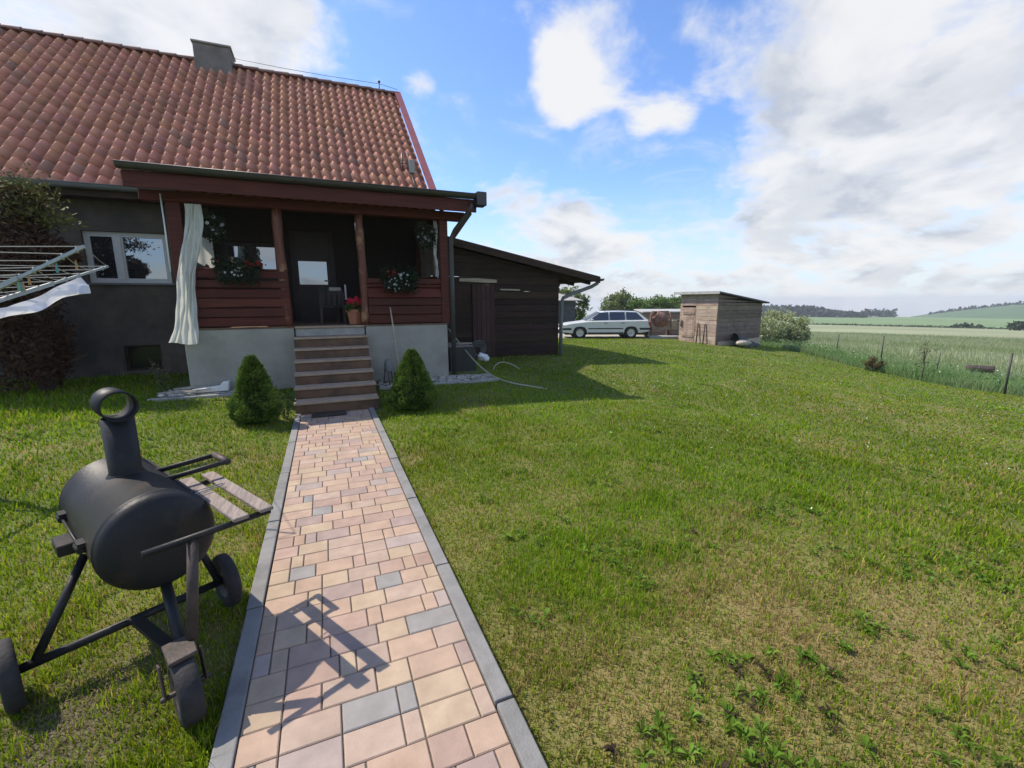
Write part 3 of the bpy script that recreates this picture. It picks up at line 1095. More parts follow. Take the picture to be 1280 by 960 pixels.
# under-roof board, back slope
mb = MB()
dn = Vector((0, SL, -1)).normalized() * .03
mb.add([(HX0 - .2, EY, EZ - .03), (2.42, EY, EZ - .03), (2.42, RY, RZ - .03), (HX0 - .2, RY, RZ - .03)], [(0, 1, 2, 3)])
yb2 = 2 * RY - EY
mb.add([(HX0 - .2, RY, RZ - .02), (2.42, RY, RZ - .02), (2.42, yb2, EZ - .02), (HX0 - .2, yb2, EZ - .02)], [(0, 1, 2, 3)])
mb.build('roof_boarding', M['tile'], roof, fix=False)
mb = MB()
rng = random.Random(4)
x = 2.46
while x > HX0:
    k = rng.uniform(.8, 1.2)
    pts = []
    L = .36
    ring0, ring1 = [], []
    dz = rng.uniform(-.006, .006)
    for a in range(9):
        t = math.pi * a / 8
        ring0.append((x + .02, RY - .135 * math.cos(t), RZ + .0 + .105 * math.sin(t) + dz))
        ring1.append((x - L, RY - .115 * math.cos(t), RZ + .0 + .085 * math.sin(t) + dz))
    mb.grid([ring0, ring1], (k, k, k))
    mb.add(ring0 + [(x + .02, RY, RZ)], [tuple(range(10))], (k, k, k))
    x -= L
mb.build('ridge_cap', M['ridge'], roof, fix=False)
# red verge trim
mb = MB()
n = Vector((0, -SL, 1)).normalized()
a0, a1 = Vector((2.40, EY - .06, EZ - .02)), Vector((2.40, RY, RZ + .035))
mb.prism([a0 + n * .055, a0 + n * .075, a0 + n * .075 + Vector((.17, 0, 0)), a0 + n * -.12 + Vector((.17, 0, 0)), a0 + n * -.12 + Vector((.15, 0, 0)), a0 + n * .055 + Vector((.15, 0, 0))], a1 - a0)
a0, a1 = Vector((2.40, RY, RZ + .035)), Vector((2.40, yb2 + .06, EZ - .02))
n = Vector((0, SL, 1)).normalized()
mb.prism([a0 + n * .055, a0 + n * .075, a0 + n * .075 + Vector((.17, 0, 0)), a0 + n * -.12 + Vector((.17, 0, 0)), a0 + n * -.12 + Vector((.15, 0, 0)), a0 + n * .055 + Vector((.15, 0, 0))], a1 - a0)
mb.build('verge_trim', M['verge'], roof)
# chimney
mb = MB()
mb.prism([(-2.50, 14.35, 7.1), (-1.70, 14.35, 7.1), (-1.70, 15.05, 7.1), (-2.50, 15.05, 7.1)], (0, 0, .80))
chim = mb.build('chimney', M['chimney'], house, bevel=.015)
mb = MB()
mb.prism([(-2.53, 14.32, 7.905), (-1.67, 14.32, 7.905), (-1.67, 15.08, 7.905), (-2.53, 15.08, 7.905)], (0, 0, .045))
mb.build('chimney_cap', M['concrete'], chim, bevel=.01)
# lightning wire over the ridge
mb = MB()
mb.tube([(-1.70, 14.7, 7.83), (-.6, 14.7, 7.80), (.6, 14.7, 7.80), (1.98, 14.7, 7.83), (2.5, 14.7, 7.76)], .006, 5)
mb.tube([(1.98, 14.7, 7.68), (1.98, 14.7, 7.90)], .014, 6)
mb.lathe([(.001, -.04), (.035, -.02), (.04, .0), (.03, .03), (.001, .045)], (1.98, 14.7, 7.88), n=10)
mb.build('lightning_wire', M['darkplastic'], house)
# little grey box with a cable and two aerial rods on the roof
bx = Vector((2.16, 11.25, roof_z(11.25) + .14))
mb = MB()
mb.box(bx + Vector((-.065, -.05, -.15)), bx + Vector((.065, .05, .15)))
rb = mb.build('roof_box', M['antifade'], house, bevel=.012)
mb = MB()
mb.tube([bx + Vector((-.02, 0, -.15)), bx + Vector((-.035, -.25, -.32)), bx + Vector((-.05, -.75, -.75))], .012, 6)
mb.tube([bx + Vector((-.08, .05, .32)), bx + Vector((-.08, .0, -.05))], .012, 6)
mb.tube([bx + Vector((-.20, .1, .30)), bx + Vector((-.19, .05, -.08))], .018, 6)
mb.tube([bx + Vector((-.24, .1, .10)), bx + Vector((-.05, .06, .06))], .010, 6)
mb.build('aerial', M['gutter'], rb)


def half_gutter(mb, x0, x1, y, z, r, lip=True):
    P = []
    for xx in (x0, x1):
        P.append([(xx, y - r * math.cos(t), z - r * math.sin(t)) for t in [math.pi * a / 10 for a in range(11)]])
    mb.grid(P)
    P2 = []
    for xx in (x0, x1):
        P2.append([(xx, y - (r - .006) * math.cos(t), z - (r - .006) * math.sin(t)) for t in [math.pi * a / 10 for a in range(11)]])
    mb.grid(P2)
    mb.tube([(x0, y - r, z + .004), (x1, y - r, z + .004)], .010, 8)
    for xx in (x0, x1):
        pts = [(xx, y - r * math.cos(t), z - r * math.sin(t)) for t in [math.pi * a / 10 for a in range(11)]]
        mb.add(pts, [tuple(range(11))])


mb = MB()
half_gutter(mb, HX0, -2.25, EY - .07, EZ + .01, .075)
mb.build('gutter', M['zinc'], house, fix=False)
mb = MB()
mb.box((HX0, EY + .02, EZ - .16), (2.38, EY + .05, EZ - .045))
mb.box((HX0, EY + .05, EZ - .15), (2.38, WY - .003, EZ - .12))
mb.build('soffit', M['darkwood'], house)


def window(owner, x0, x1, z0, z1, y, mull, mats=('glass', 'glass'), fr='whitepvc', name='window', fw_=.06):
    """frame of an opening with one mullion; panes are sub-parts"""
    mb = MB()
    mb.box((x0, y, z0), (x0 + fw_, y + .07, z1))
    mb.box((x1 - fw_, y, z0), (x1, y + .07, z1))
    mb.box((x0 + fw_, y, z0), (x1 - fw_, y + .07, z0 + fw_))
    mb.box((x0 + fw_, y, z1 - fw_), (x1 - fw_, y + .07, z1))
    if mull:
        mb.box((mull - .05, y - .012, z0 + fw_), (mull + .05, y + .06, z1 - fw_))
    w = mb.build(name, M[fr], owner, bevel=.006)
    segs = [(x0 + fw_, mull - .05), (mull + .05, x1 - fw_)] if mull else [(x0 + fw_, x1 - fw_)]
    for (a, b), g in zip(segs, mats):
        p = MB()
        p.add([(a, y + .03, z0 + fw_), (b, y + .03, z0 + fw_), (b, y + .034, z1 - fw_), (a, y + .034, z1 - fw_)], [(0, 1, 2, 3)])
        p.build('pane', M[g], w, fix=False)
        s = MB()
        for q in ((a, a + .028, z0 + fw_, z1 - fw_), (b - .028, b, z0 + fw_, z1 - fw_)):
            s.box((q[0], y + .008, q[2]), (q[1], y + .028, q[3]))
        for q in ((z0 + fw_, z0 + fw_ + .028), (z1 - fw_ - .028, z1 - fw_)):
            s.box((a + .028, y + .008, q[0]), (b - .028, y + .028, q[1]))
        s.build('sash', M[fr], w, bevel=.003)
    return w


w = window(house, *W1, WY + .07, -3.38, ('glass_dark', 'glass'))
mb = MB()
mb.box((W1[0] - .05, WY - .05, W1[2] - .035), (W1[1] + .05, WY + .068, W1[2] - .003))
mb.build('sill', M['zinc'], w, bevel=.004)
# basement window: bars over a dark pane
mb = MB()
mb.add([(BW[0], WY + .12, BW[2]), (BW[1], WY + .12, BW[2]), (BW[1], WY + .12, BW[3]), (BW[0], WY + .12, BW[3])], [(0, 1, 2, 3)])
bwp = mb.build('basement_window', M['glass_black'], house, fix=False)
mb = MB()
for a, b in ((BW[0], BW[0] + .04), (BW[1] - .04, BW[1])):
    mb.box((a, WY + .07, BW[2]), (b, WY + .115, BW[3]))
mb.box((BW[0] + .04, WY + .07, BW[3] - .04), (BW[1] - .04, WY + .115, BW[3]))
mb.box((BW[0] + .04, WY + .07, BW[2]), (BW[1] - .04, WY + .115, BW[2] + .04))
mb.build('basement_window_frame', M['darkwood'], bwp)
# window and door under the porch
window(house, *PW, WY + .05, -1.24, ('glass', 'glass'), 'dress', 'porch_window', .05)
mb = MB()
dx0, dx1, dz0, dz1 = DOOR
gl = (-.42, .13, 1.94, 2.42)
mb.box((dx0, WY + .05, dz0), (dx0 + .09, WY + .13, dz1))
mb.box((dx1 - .09, WY + .05, dz0), (dx1, WY + .13, dz1))
mb.box((dx0 + .09, WY + .05, gl[3]), (dx1 - .09, WY + .12, dz1))
mb.box((dx0 + .09, WY + .05, dz0), (dx1 - .09, WY + .12, gl[2]))
mb.box((dx0 + .09, WY + .05, gl[2]), (gl[0], WY + .12, gl[3]))
mb.box((gl[1], WY + .05, gl[2]), (dx1 - .09, WY + .12, gl[3]))
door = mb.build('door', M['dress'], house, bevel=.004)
p = MB()
p.add([(gl[0], WY + .08, gl[2]), (gl[1], WY + .08, gl[2]), (gl[1], WY + .083, gl[3]), (gl[0], WY + .083, gl[3])], [(0, 1, 2, 3)])
p.build('pane', M['glass'], door, fix=False)
mb = MB()
wall_with_holes(mb, -1.885, 2.085, 1.17, 3.62, WY - .03, [DOOR, PW], .03)
mb.build('porch_shade_panel', M['shade_panel'], house, fix=False)  # dark sheet added over the wall, its colour standing in for porch shade
p = MB()
p.tube([(.17, WY + .04, 2.02), (.17, WY - .02, 2.02), (.06, WY - .02, 2.02)], .01, 8)
p.build('handle', M['greymetal'], door)

# ------------------------------------------------------------------ PORCH
PY = 8.40
DZ = 1.155
porch = thing('porch', 'red-brown timber porch on a blue-grey plinth', 'porch', (.06, PY, .12))
mb = MB()
mb.box((-2.05, PY, -.2), (-.49, WY - .003, DZ - .012))
mb.box((.675, PY, -.2), (2.17, WY - .003, DZ - .012))
mb.box((-.49, PY + .20, -.2), (.675, WY - .003, DZ - .012))
mb.build('plinth', M['blue_plaster'], porch, bevel=.012)
mb = MB()
mb.box((-2.07, PY - .01, DZ - .010), (-.475, WY - .004, DZ + .012))
mb.box((.66, PY - .01, DZ - .010), (2.19, WY - .004, DZ + .012))
mb.box((-.475, PY + .19, DZ - .010), (.66, WY - .004, DZ + .012))
mb.build('deck', M['step'], porch)
BZ = 3.05
rngp = random.Random(9)
for (px, w, kind) in ((-1.965, .19, 'sq'), (2.15, .16, 'sq'), (-.585, .075, 'log'), (.685, .068, 'log')):
    mb = MB()
    if kind == 'sq':
        mb.box((px - w / 2, PY + .005, DZ + .012), (px + w / 2, PY + .005 + w, BZ))
        mb.build('post', M['redwood'], porch, bevel=.015, seg=2)
    else:
        pts, rs = [], []
        for i in range(15):
            t = i / 14
            pts.append((px + .012 * math.sin(t * 5 + px * 9), PY + .085 + .01 * math.sin(t * 4), DZ + .012 + (BZ - DZ - .012) * t))
            rs.append(w * (1.08 - .1 * t + .06 * math.sin(t * 17 + px)))
        mb.tube(pts, rs, 14)
        mb.build('post', M['redpost'], porch)
for y in (WY - .12,):
    for px in (-1.965, 2.10):
        mb = MB()
        mb.box((px - .07, y - .07, DZ + .012), (px + .07, y + .07, 3.1))
        mb.build('post', M['redwood'], porch, bevel=.012)
mb = MB()
mb.box((-2.36, PY - .01, BZ), (2.56, PY + .17, BZ + .15), (1.1, 1, 1))
mb.box((-2.05, PY + .17, BZ + .01), (-1.90, WY - .005, BZ + .14), (.9, .9, .9))
mb.box((2.07, PY + .17, BZ + .01), (2.22, WY - .005, BZ + .14), (.9, .9, .9))
mb.build('beam', M['redwood'], porch, bevel=.012)
# roof: rafters, boards, felt
GY, GZ = 8.02, 3.36
r0, r1 = Vector((0, GY, GZ)), Vector((0, 10.62, 3.94))
rd = (r1 - r0).normalized()
rn = Vector((0, -rd.z, rd.y))
mb = MB()
for i in range(9):
    xx = -2.28 + i * (4.86 / 8)
    a = r0 + Vector((xx, 0, 0)) - rn * .10 + rd * .02
    b = r1 + Vector((xx, 0, 0)) - rn * .10 - rd * .25
    mb.beam(a, b, .08, .13, rn, (1, .95, .9))
mb.build('rafters', M['redwood'], porch, bevel=.006)
mb = MB()
for i in range(13):
    a = r0 + rd * (i * .2)
    b = r0 + rd * (i * .2 + .195)
    k = rngp.uniform(.6, 1.0)
    vs = [a + Vector((-2.40, 0, 0)) - rn * .03, a + Vector((2.66, 0, 0)) - rn * .03, b + Vector((2.66, 0, 0)) - rn * .03, b + Vector((-2.40, 0, 0)) - rn * .03]
    mb.prism(vs, rn * .026, (k, k, k))
mb.build('roof_boards', M['redwood'], porch)
mb = MB()
a, b = r0 - rd * .04, r1
mb.prism([a + Vector((-2.43, 0, 0)), a + Vector((2.69, 0, 0)), b + Vector((2.60, 0, 0)), b + Vector((-2.43, 0, 0))], rn * .03)
mb.build('roof_covering', M['feltdark'], porch, bevel=.008)
mb = MB()
mb.box((-2.40, GY - .03, GZ - .225), (2.66, GY - .003, GZ - .02), (1.0, .9, .9))
mb.beam((-2.395, GY, GZ - .11), (-2.395, 10.0, 3.70), .03, .17, (0, 0, 1), (.9, .9, .9))
mb.beam((2.66, GY, GZ - .11), (2.66, 10.4, 3.78), .03, .17, (0, 0, 1), (.9, .9, .9))
mb.build('fascia', M['redwood'], porch, bevel=.005)
mb = MB()
half_gutter(mb, -2.42, 2.72, GY - .10, GZ + .055, .07)
g = mb.build('gutter', M['gutter'], porch, fix=False)
for i in range(8):
    xx = -2.2 + i * .67
    mb = MB()
    mb.tube([(xx, GY - .10 - .077 * math.cos(t), GZ + .055 - .077 * math.sin(t)) for t in [math.pi * a / 8 for a in range(9)]], .006, 6)
    mb.build('bracket', M['gutter'], g)
mb = MB()
mb.box((2.62, GY - .20, GZ - .13), (2.80, GY + .02, GZ + .10))
mb.build('gutter_end', M['gutter'], g, bevel=.01)
# downpipe at the right-hand corner
mb = MB()
mb.tube([(2.58, GY - .06, GZ - .08), (2.54, GY + .0, GZ - .20), (2.36, PY - .02, GZ - .50), (2.285, PY + .02, GZ - .66), (2.285, PY + .02, 1.9), (2.285, PY + .02, .12)], .045, 12)
for z in (2.5, 1.6, .8):
    mb.tube([(2.285, PY + .02, z), (2.285, PY + .02, z + .03)], .053, 12)
mb.build('downpipe', M['gutter'], porch)
mb = MB()
mb.beam((2.24, PY + .09, 2.62), (2.60, PY - .22, 3.17), .07, .08)
mb.build('brace', M['redwood'], porch, bevel=.008)


def board_run(mb, x0, x1, y, zs, hh, th, rng):
    for z in zs:
        k = rng.uniform(.75, 1.25)
        j = rng.uniform(-.006, .006)
        mb.box((x0, y + j, z), (x1, y + th + j, z + hh), (k, k * rng.uniform(.85, 1.1), k))


# railings
mb = MB()
board_run(mb, -1.87, -.50, PY + .012, [1.185, 1.335, 1.490, 1.640], .138, .028, rngp)
board_run(mb, -1.87, -.50, PY + .012, [1.80, 1.95], .115, .028, rngp)
mb.build('railing', M['redwood'], porch, bevel=.006)
mb = MB()
board_run(mb, .75, 2.07, PY + .012, [1.185, 1.345], .148, .028, rngp)
board_run(mb, .75, 2.07, PY + .012, [1.505], .125, .028, rngp)
mb.build('railing', M['redwood'], porch, bevel=.006)
mb = MB()
mb.add([(.75, PY + .015, 1.645), (2.07, PY + .015, 1.645), (2.07, PY + .10, 1.83), (.75, PY + .10, 1.83)], [(0, 1, 2, 3)], (1.4, 1.3, 1.3))
mb.box((.75, PY + .05, 1.84), (2.07, PY + .16, 1.875), (1.2, 1.1, 1.1))
mb.box((.75, PY + .03, 1.90), (2.07, PY + .06, 1.98), (1, 1, 1))
mb.build('rail_shelf', M['redwood'], porch, bevel=.004, solid=.012)
mb = MB()
mb.box((-1.90, PY + .02, 2.068), (-.50, PY + .12, 2.10), (1.1, 1, 1))
mb.build('hand_rail', M['redwood'], porch, bevel=.006)
for xx in (-2.02, 2.10):
    mb = MB()
    for i in range(6):
        k = rngp.uniform(.75, 1.2)
        mb.box((xx, PY + .20, 1.185 + i * .152), (xx + .028, WY - .2, 1.185 + i * .152 + .138), (k, k, k))
    mb.build('side_railing', M['redwood'], porch, bevel=.006)

mb = MB()
for i in range(7):
    k = rngp.uniform(.55, .8)
    mb.box((2.095, 9.05 + i * .18, 2.10), (2.12, 9.05 + i * .18 + .172, 3.1), (k, k * 1.05, k * .95))
mb.build('side_boarding', M['greywood'], porch)

# ------------------------------------------------------------------ STEPS
steps = thing('front_steps', 'seven brown concrete steps leading up to the porch', 'steps', (.11, 6.8, 0))
for i in range(7):
    y0 = 6.80 + i * .275
    z1 = DZ + .004 if i == 6 else .165 * (i + 1)
    mb = MB()
    yend = PY + .195
    mb.box((-.472, y0, -.1 if i == 0 else .165 * i + .0005), (.657 + (.004 if i < 6 else 0), yend, z1 - .034))
    st = mb.build('step', M['step'] if i < 6 else M['concrete'], steps, bevel=.008)
    mb = MB()
    mb.box((-.485, y0 - .022, z1 - .0335), (.672, yend - .002, z1))
    mb.build('tread', M['nosing'], st, bevel=.008, seg=2)
mt = MB()
rngm = random.Random(2)
for i in range(24):
    xx = -.26 + i * .019
    mt.box((xx, 6.50, .004), (xx + .013, 6.77, .016))
for yy in (6.50, 6.60, 6.70, 6.755):
    mt.box((-.262, yy, .006), (.196, yy + .012, .012))
tag(mt.build('doormat', M['mat'], off=(-.03, 6.63, 0)), 'dark ribbed doormat lying at the foot of the steps', 'doormat')

# ------------------------------------------------------------------ GARAGE / wooden lean-to
GX1, GY0, GY1 = 6.0, 11.0, 17.0
garage = thing('wooden_garage', 'dark plank outbuilding with a sloping roof beside the house', 'outbuilding', (4.2, GY0, .05))


def gr_z(x):
    return 3.16 - .200 * (x - 2.36)


rngg = random.Random(12)
mb = MB()
z = -.15
i = 0
while z < 3.0:
    h = rngg.uniform(.15, .19)
    xe = GX1
    z2 = z + h - .008
    # clip the plank by the roof slope
    xmax_top = 2.36 + (3.16 - .14 - z2) / .200
    xmax_bot = 2.36 + (3.16 - .14 - z) / .200
    xa = 2.37
    if xmax_bot > xa:
        for (s0, s1) in ((xa, 3.49), (4.11, GX1)) if z < 1.95 else ((xa, GX1),):
            b1, t1 = min(s1, xmax_bot), min(s1, xmax_top)
            if t1 <= s0:
                t1 = s0 + .01
            if b1 > s0:
                k = rngg.uniform(.6, 1.35)
                c = (k, k * rngg.uniform(.9, 1.05), k * rngg.uniform(.85, 1.05))
                j = rngg.uniform(0, .012)
                mb.prism([(s0, GY0 + j, z), (b1, GY0 + j, z), (t1, GY0 + j + .01, z2), (s0, GY0 + j + .01, z2)], (0, .03, 0), c)
    z += h
mb.build('wall', M['darkwood'], garage)
mb = MB()
z = -.15
while z < 2.2:
    h = rngg.uniform(.15, .19)
    k = rngg.uniform(.6, 1.3)
    j = rngg.uniform(0, .012)
    mb.box((GX1 - .03 + j, GY0 + .03, z), (GX1 + j, GY1, z + h - .008), (k, k, k))
    z += h
mb.box((2.37, GY1 - .03, -.15), (GX1 - .03, GY1, 2.25), (.8, .8, .8))
mb.build('side_wall', M['darkwood'], garage)
mb = MB()
for i in range(5):
    k = rngg.uniform(.6, 1.4)
    mb.box((3.50 + i * .122, GY0 - .02 + rngg.uniform(-.008, .004), .12), (3.50 + i * .122 + .116, GY0 + .02, 2.0), (k, k * .9, k * .9))
gd = mb.build('door', M['darkdoor'], garage, bevel=.004)
for z in (.45, 1.65):
    mb = MB()
    mb.box((3.50, GY0 - .05, z), (4.1, GY0 - .03, z + .10), (.8, .8, .8))
    mb.build('door_ledge', M['darkdoor'], gd)
mb = MB()
mb.prism([(3.17, GY0 - .035, 2.07), (3.9, GY0 - .035, 2.045), (4.17, GY0 - .035, 2.05), (4.16, GY0 - .035, 2.12), (3.65, GY0 - .035, 2.15), (3.18, GY0 - .035, 2.14)], (0, .03, 0))
mb.build('lintel_board', M['palewood'], garage)
mb = MB()
mb.prism([(4.27, GY0 - .012, 1.86), (4.83, GY0 - .012, 1.85), (4.83, GY0 - .012, 1.885), (4.27, GY0 - .012, 1.893)], (0, .012, 0))
mb.build('nailed_batten', M['palewood'], garage)
mb = MB()
a0 = [(2.36, GY0 - .32, gr_z(2.36) - .12), (7.12, GY0 - .32, gr_z(7.12) - .12), (7.12, GY0 - .32, gr_z(7.12)), (2.36, GY0 - .32, gr_z(2.36))]
mb.prism([(p[0], p[1] + .03, p[2] + .035) for p in a0], (0, GY1 - GY0 + .6, 0))
mb.build('roof', M['feltdark'], garage, bevel=.008)
mb = MB()
mb.prism([(p[0], p[1], p[2] + (.02 if i > 1 else -.03)) for i, p in enumerate(a0)], (0, .027, 0), (1.0, .95, .9))
for yy in np.arange(GY0 + .1, GY1, .9):
    mb.beam((5.4, yy, gr_z(5.4) - .145), (7.05, yy, gr_z(7.05) - .145), .07, .10, (0, 0, 1), (1.2, 1.2, 1.2))
mb.build('rafters', M['darkwood'], garage)
mb = MB()
P = []
for yy in (GY0 - .34, GY1 + .3):
    P.append([(7.17 - .065 * math.cos(t), yy, gr_z(7.12) - .03 - .065 * math.sin(t)) for t in [math.pi * a / 10 for a in range(11)]])
mb.grid(P)
mb.tube([(7.235, GY0 - .34, gr_z(7.12) - .03), (7.235, GY1 + .3, gr_z(7.12) - .03)], .009, 6)
mb.add(P[0], [tuple(range(11))])
g = mb.build('gutter', M['gutter'], garage, fix=False)
mb = MB()
zg = gr_z(7.12)
mb.tube([(7.15, GY0 - .15, zg - .06), (7.13, GY0 - .15, zg - .15), (6.95, GY0 - .15, zg - .24), (6.35, GY0 - .10, zg - .44), (6.10, GY0 - .06, zg - .55), (6.065, GY0 - .05, zg - .66), (6.055, GY0 - .05, 1.0), (6.05, GY0 - .05, .03)], .05, 12)
for z in (1.35, .55):
    mb.tube([(6.055, GY0 - .05, z), (6.055, GY0 - .05, z + .03)], .057, 12)
mb.build('downpipe', M['zinc'], garage)

# ------------------------------------------------------------------ SMOKER
SC = Vector((-.90, 2.51, 0))
AX = Vector((math.cos(math.radians(-60.5)), math.sin(math.radians(-60.5)), 0))
SX = Vector((-AX.y, AX.x, 0))


def sp(a, s, z):
    return SC + AX * (a * 1.05) + SX * (s * 1.05) + Vector((0, 0, z * 1.05 - .0775))


def sg(a, s, z):
    return SC + AX * a + SX * s + Vector((0, 0, z))


smoker = thing('barrel_smoker', 'black barrel smoker on three wheels with a short chimney', 'smoker', tuple(SC))
BR, BL, BZc = .21, .81, .61
mb = MB()
h = BL / 2
end = [(.21, .058), (.2133, .054), (.2133, .048), (.2095, .044), (.2065, .026), (.200, .012), (.188, .0), (.171, -.010), (.137, -.020), (.084, -.028), (.0, -.032)]
prof = [(r, -h + d) for r, d in end[::-1]] + [(r, h - d) for r, d in end]
mb.lathe(prof, sp(0, 0, BZc), AX, 48)
mb.build('barrel', M['blacksteel'], smoker)
mb = MB()
mb.lathe([(.062, 0.0), (.062, .30), (.055, .30), (.055, 0.0)], sp(-.03, .0, .775), (0, 0, 1), 28)
mb.lathe([(.076, .0), (.064, .018)], sp(-.03, 0, .795), (0, 0, 1), 28)
ch = mb.build('chimney', M['blacksteel'], smoker, fix=False)
mb = MB()
mb.lathe([(.070, -.10), (.070, .08), (.063, .08), (.063, -.10), (.070, -.10)], sp(-.03, 0, 1.118), AX, 32)
mb.build('chimney_head', M['blacksteel'], ch, fix=False)
# hinge rod, brackets and damper box on the far side
mb = MB()
mb.tube([sp(-.24, -.212, .62), sp(.24, -.212, .62)], .006, 8)
hg = mb.build('hinge', M['blacksteel'], smoker)
for a in (-.20, .20):
    mb = MB()
    mb.beam(sp(a - .03, -.205, .625), sp(a + .03, -.205, .625), .035, .04)
    mb.tube([sp(a - .035, -.215, .62), sp(a + .035, -.215, .62)], .014, 10)
    mb.build('bracket', M['blacksteel'], hg)
mb = MB()
mb.beam(sp(-.08, -.235, .565), sp(.05, -.235, .565), .06, .05)
mb.build('damper_box', M['blacksteel'], smoker, bevel=.004)
# lid seam strap
mb = MB()
mb.beam(sp(-.33, .142, .752), sp(.33, .142, .752), .012, .016)
mb.build('lid_rim', M['blacksteel'], smoker)
# lid handle
mb = MB()
mb.tube([sp(-.075, .11, .765), sp(-.075, .35, .775), sp(-.068, .362, .776), sp(.078, .362, .776), sp(.085, .35, .775), sp(.085, .11, .765)], .0125, 10)
hd = mb.build('lid_handle', M['blacksteel'], smoker)
mb = MB()
mb.lathe([(.001, -.09), (.017, -.088), (.018, 0), (.017, .098), (.001, .10)], sp(0, .362, .776), AX, 14)
mb.build('grip', M['rustysteel'], hd)
# shelf
for q0, q1 in ((sp(.575, -.10, .672), sp(.60, .33, .682)), (sp(.03, .15, .672), sp(.03, .33, .682))):
    mb = MB()
    mb.tube([q0, q1], .0135, 10)
    mb.build('shelf_rail', M['blacksteel'], smoker)
rs_ = random.Random(8)
for s0, s1 in ((.275, .33), (.175, .235)):
    mb = MB()
    p = [sp(-.02, s0, .697), sp(.635, s0 + .004, .697), sp(.64, s1, .698), sp(-.015, s1, .698)]
    mb.prism(p, (0, 0, .017), (1, 1, 1))
    mb.build('shelf_slat', M['shelfwood'], smoker, bevel=.003)
mb = MB()
mb.tube([sp(.25, .06, .73), sp(.24, .27, .728), sp(.25, .285, .728), sp(.265, .27, .728), sp(.29, .05, .73)], .0028, 6)
tag(mb.build('wire_hook', M['steelwire'], off=sp(.25, .2, .725)), 'thin bent wire hook lying across the smoker shelf', 'hook')
# frame
mb = MB()
mb.tube([sg(.165, -.47, .14), sg(.165, .30, .14)], .018, 12)
mb.tube([sg(.165, -.40, .15), sp(.04, -.185, .52)], .017, 10)
mb.tube([sg(.165, .25, .15), sp(.04, .17, .49)], .017, 10)
mb.beam(sg(.165, -.09, .145), sg(.66, -.06, .21), .045, .02)
mb.build('axle_frame', M['blacksteel'], smoker)
mb = MB()
mb.tube([sp(.34, .0, .43), sg(.66, -.045, .25)], .021, 12)
mb.build('front_strut', M['blacksteel'], smoker)
mb = MB()
mb.tube([sp(.575, .055, .672), sg(.705, -.015, .27)], .020, 12)
mb.build('front_post', M['rustysteel'], smoker)
mb = MB()
mb.prism([sg(.665, -.105, .256), sg(.79, -.115, .252), sg(.79, -.025, .252), sg(.665, -.005, .256)], (0, 0, .016))
mb.beam(sg(.74, -.135, .252), sg(.765, -.135, .12), .035, .008, tuple(SX))
mb.beam(sg(.74, -.005, .252), sg(.765, -.005, .12), .035, .008, tuple(SX))
mb.tube([sg(.765, -.15, .125), sg(.765, .01, .125)], .01, 8)
mb.build('wheel_fork', M['rustysteel'], smoker, bevel=.003)


def wheel(parent, c, axis, R, w, name='wheel', rimmat='rustysteel', tyremat='rubber', world=True):
    mb = MB()
    k = R
    prof = [(k * .60, -w * .38), (k * .72, -w * .48), (k * .90, -w * .46), (k * .975, -w * .36), (k, -w * .15), (k, w * .15), (k * .975, w * .36), (k * .90, w * .46), (k * .72, w * .48), (k * .60, w * .38), (k * .60, -w * .38)]
    mb.lathe(prof, c, axis, 36)
    t = mb.build(name, M[tyremat], parent, world=world)
    mb = MB()
    prof = [(.001, -w * .30), (k * .2, -w * .32), (k * .24, -w * .16), (k * .5, -w * .12), (k * .58, -w * .40), (k * .62, -w * .42), (k * .62, w * .42), (k * .58, w * .40), (k * .5, w * .12), (k * .24, w * .16), (k * .2, w * .32), (.001, w * .30)]
    mb.lathe(prof, c, axis, 24)
    mb.build('rim', M[rimmat], t, world=world)
    return t


wheel(smoker, sg(.165, .285, .135), SX, .137, .06)
wheel(smoker, sg(.165, -.475, .135), SX, .14, .06)
wheel(smoker, sg(.765, -.07, .122), SX + AX * .10, .128, .08)

# ------------------------------------------------------------------ DWARF SPRUCES, plants


def dwarf_spruce(loc, R, H, seed, label, lean=0.0, bulge=None):
    x0, y0 = loc
    z0 = gz(x0, y0)
    t0 = thing('dwarf_spruce', label, 'dwarf conifer', (x0, y0, z0), group='dwarf spruces beside the steps')
    rng = np.random.default_rng(seed)
    n = 15000
    u = rng.uniform(0, 1, n) ** 1.35
    th = rng.uniform(0, 2 * np.pi, n)

    def rad(u, th):
        r = R * np.minimum(1.0, 1.18 * (1 - u) ** .72 + .02) * (1 - .35 * np.clip(.12 - u, 0, 1) / .12)
        l = fbm2(th * 2.2 + 7 * np.sin(th), u * 6 + seed, seed, 3) - .5
        return r * (1 + .75 * l)
    r = rad(u, th) * (1 - .22 * rng.uniform(0, 1, n) ** 2)
    P = np.stack([x0 + lean * u + r * np.cos(th), y0 + r * np.sin(th), z0 + .02 + u * H], 1)
    dirs = np.stack([np.cos(th), np.sin(th), np.full(n, .45)], 1)
    sh = fbm2(th * 5, u * 14, seed + 5, 3)
    leaf_obj('crown', P, .046, (.050, .105, .014), (.215, .320, .050), M['needle'], t0, rng, .15, 3.2, dirs=dirs, shade=np.clip((sh - .3) * 2.2, 0, 1))
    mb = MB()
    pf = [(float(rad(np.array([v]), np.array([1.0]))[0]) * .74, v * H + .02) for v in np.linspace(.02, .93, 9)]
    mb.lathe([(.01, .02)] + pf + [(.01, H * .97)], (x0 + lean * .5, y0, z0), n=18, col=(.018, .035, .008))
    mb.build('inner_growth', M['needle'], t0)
    mb = MB()
    mb.tube([(x0, y0, z0 - .05), (x0, y0, z0 + .3)], [.03, .02], 8)
    mb.build('trunk', M['bark'], t0)


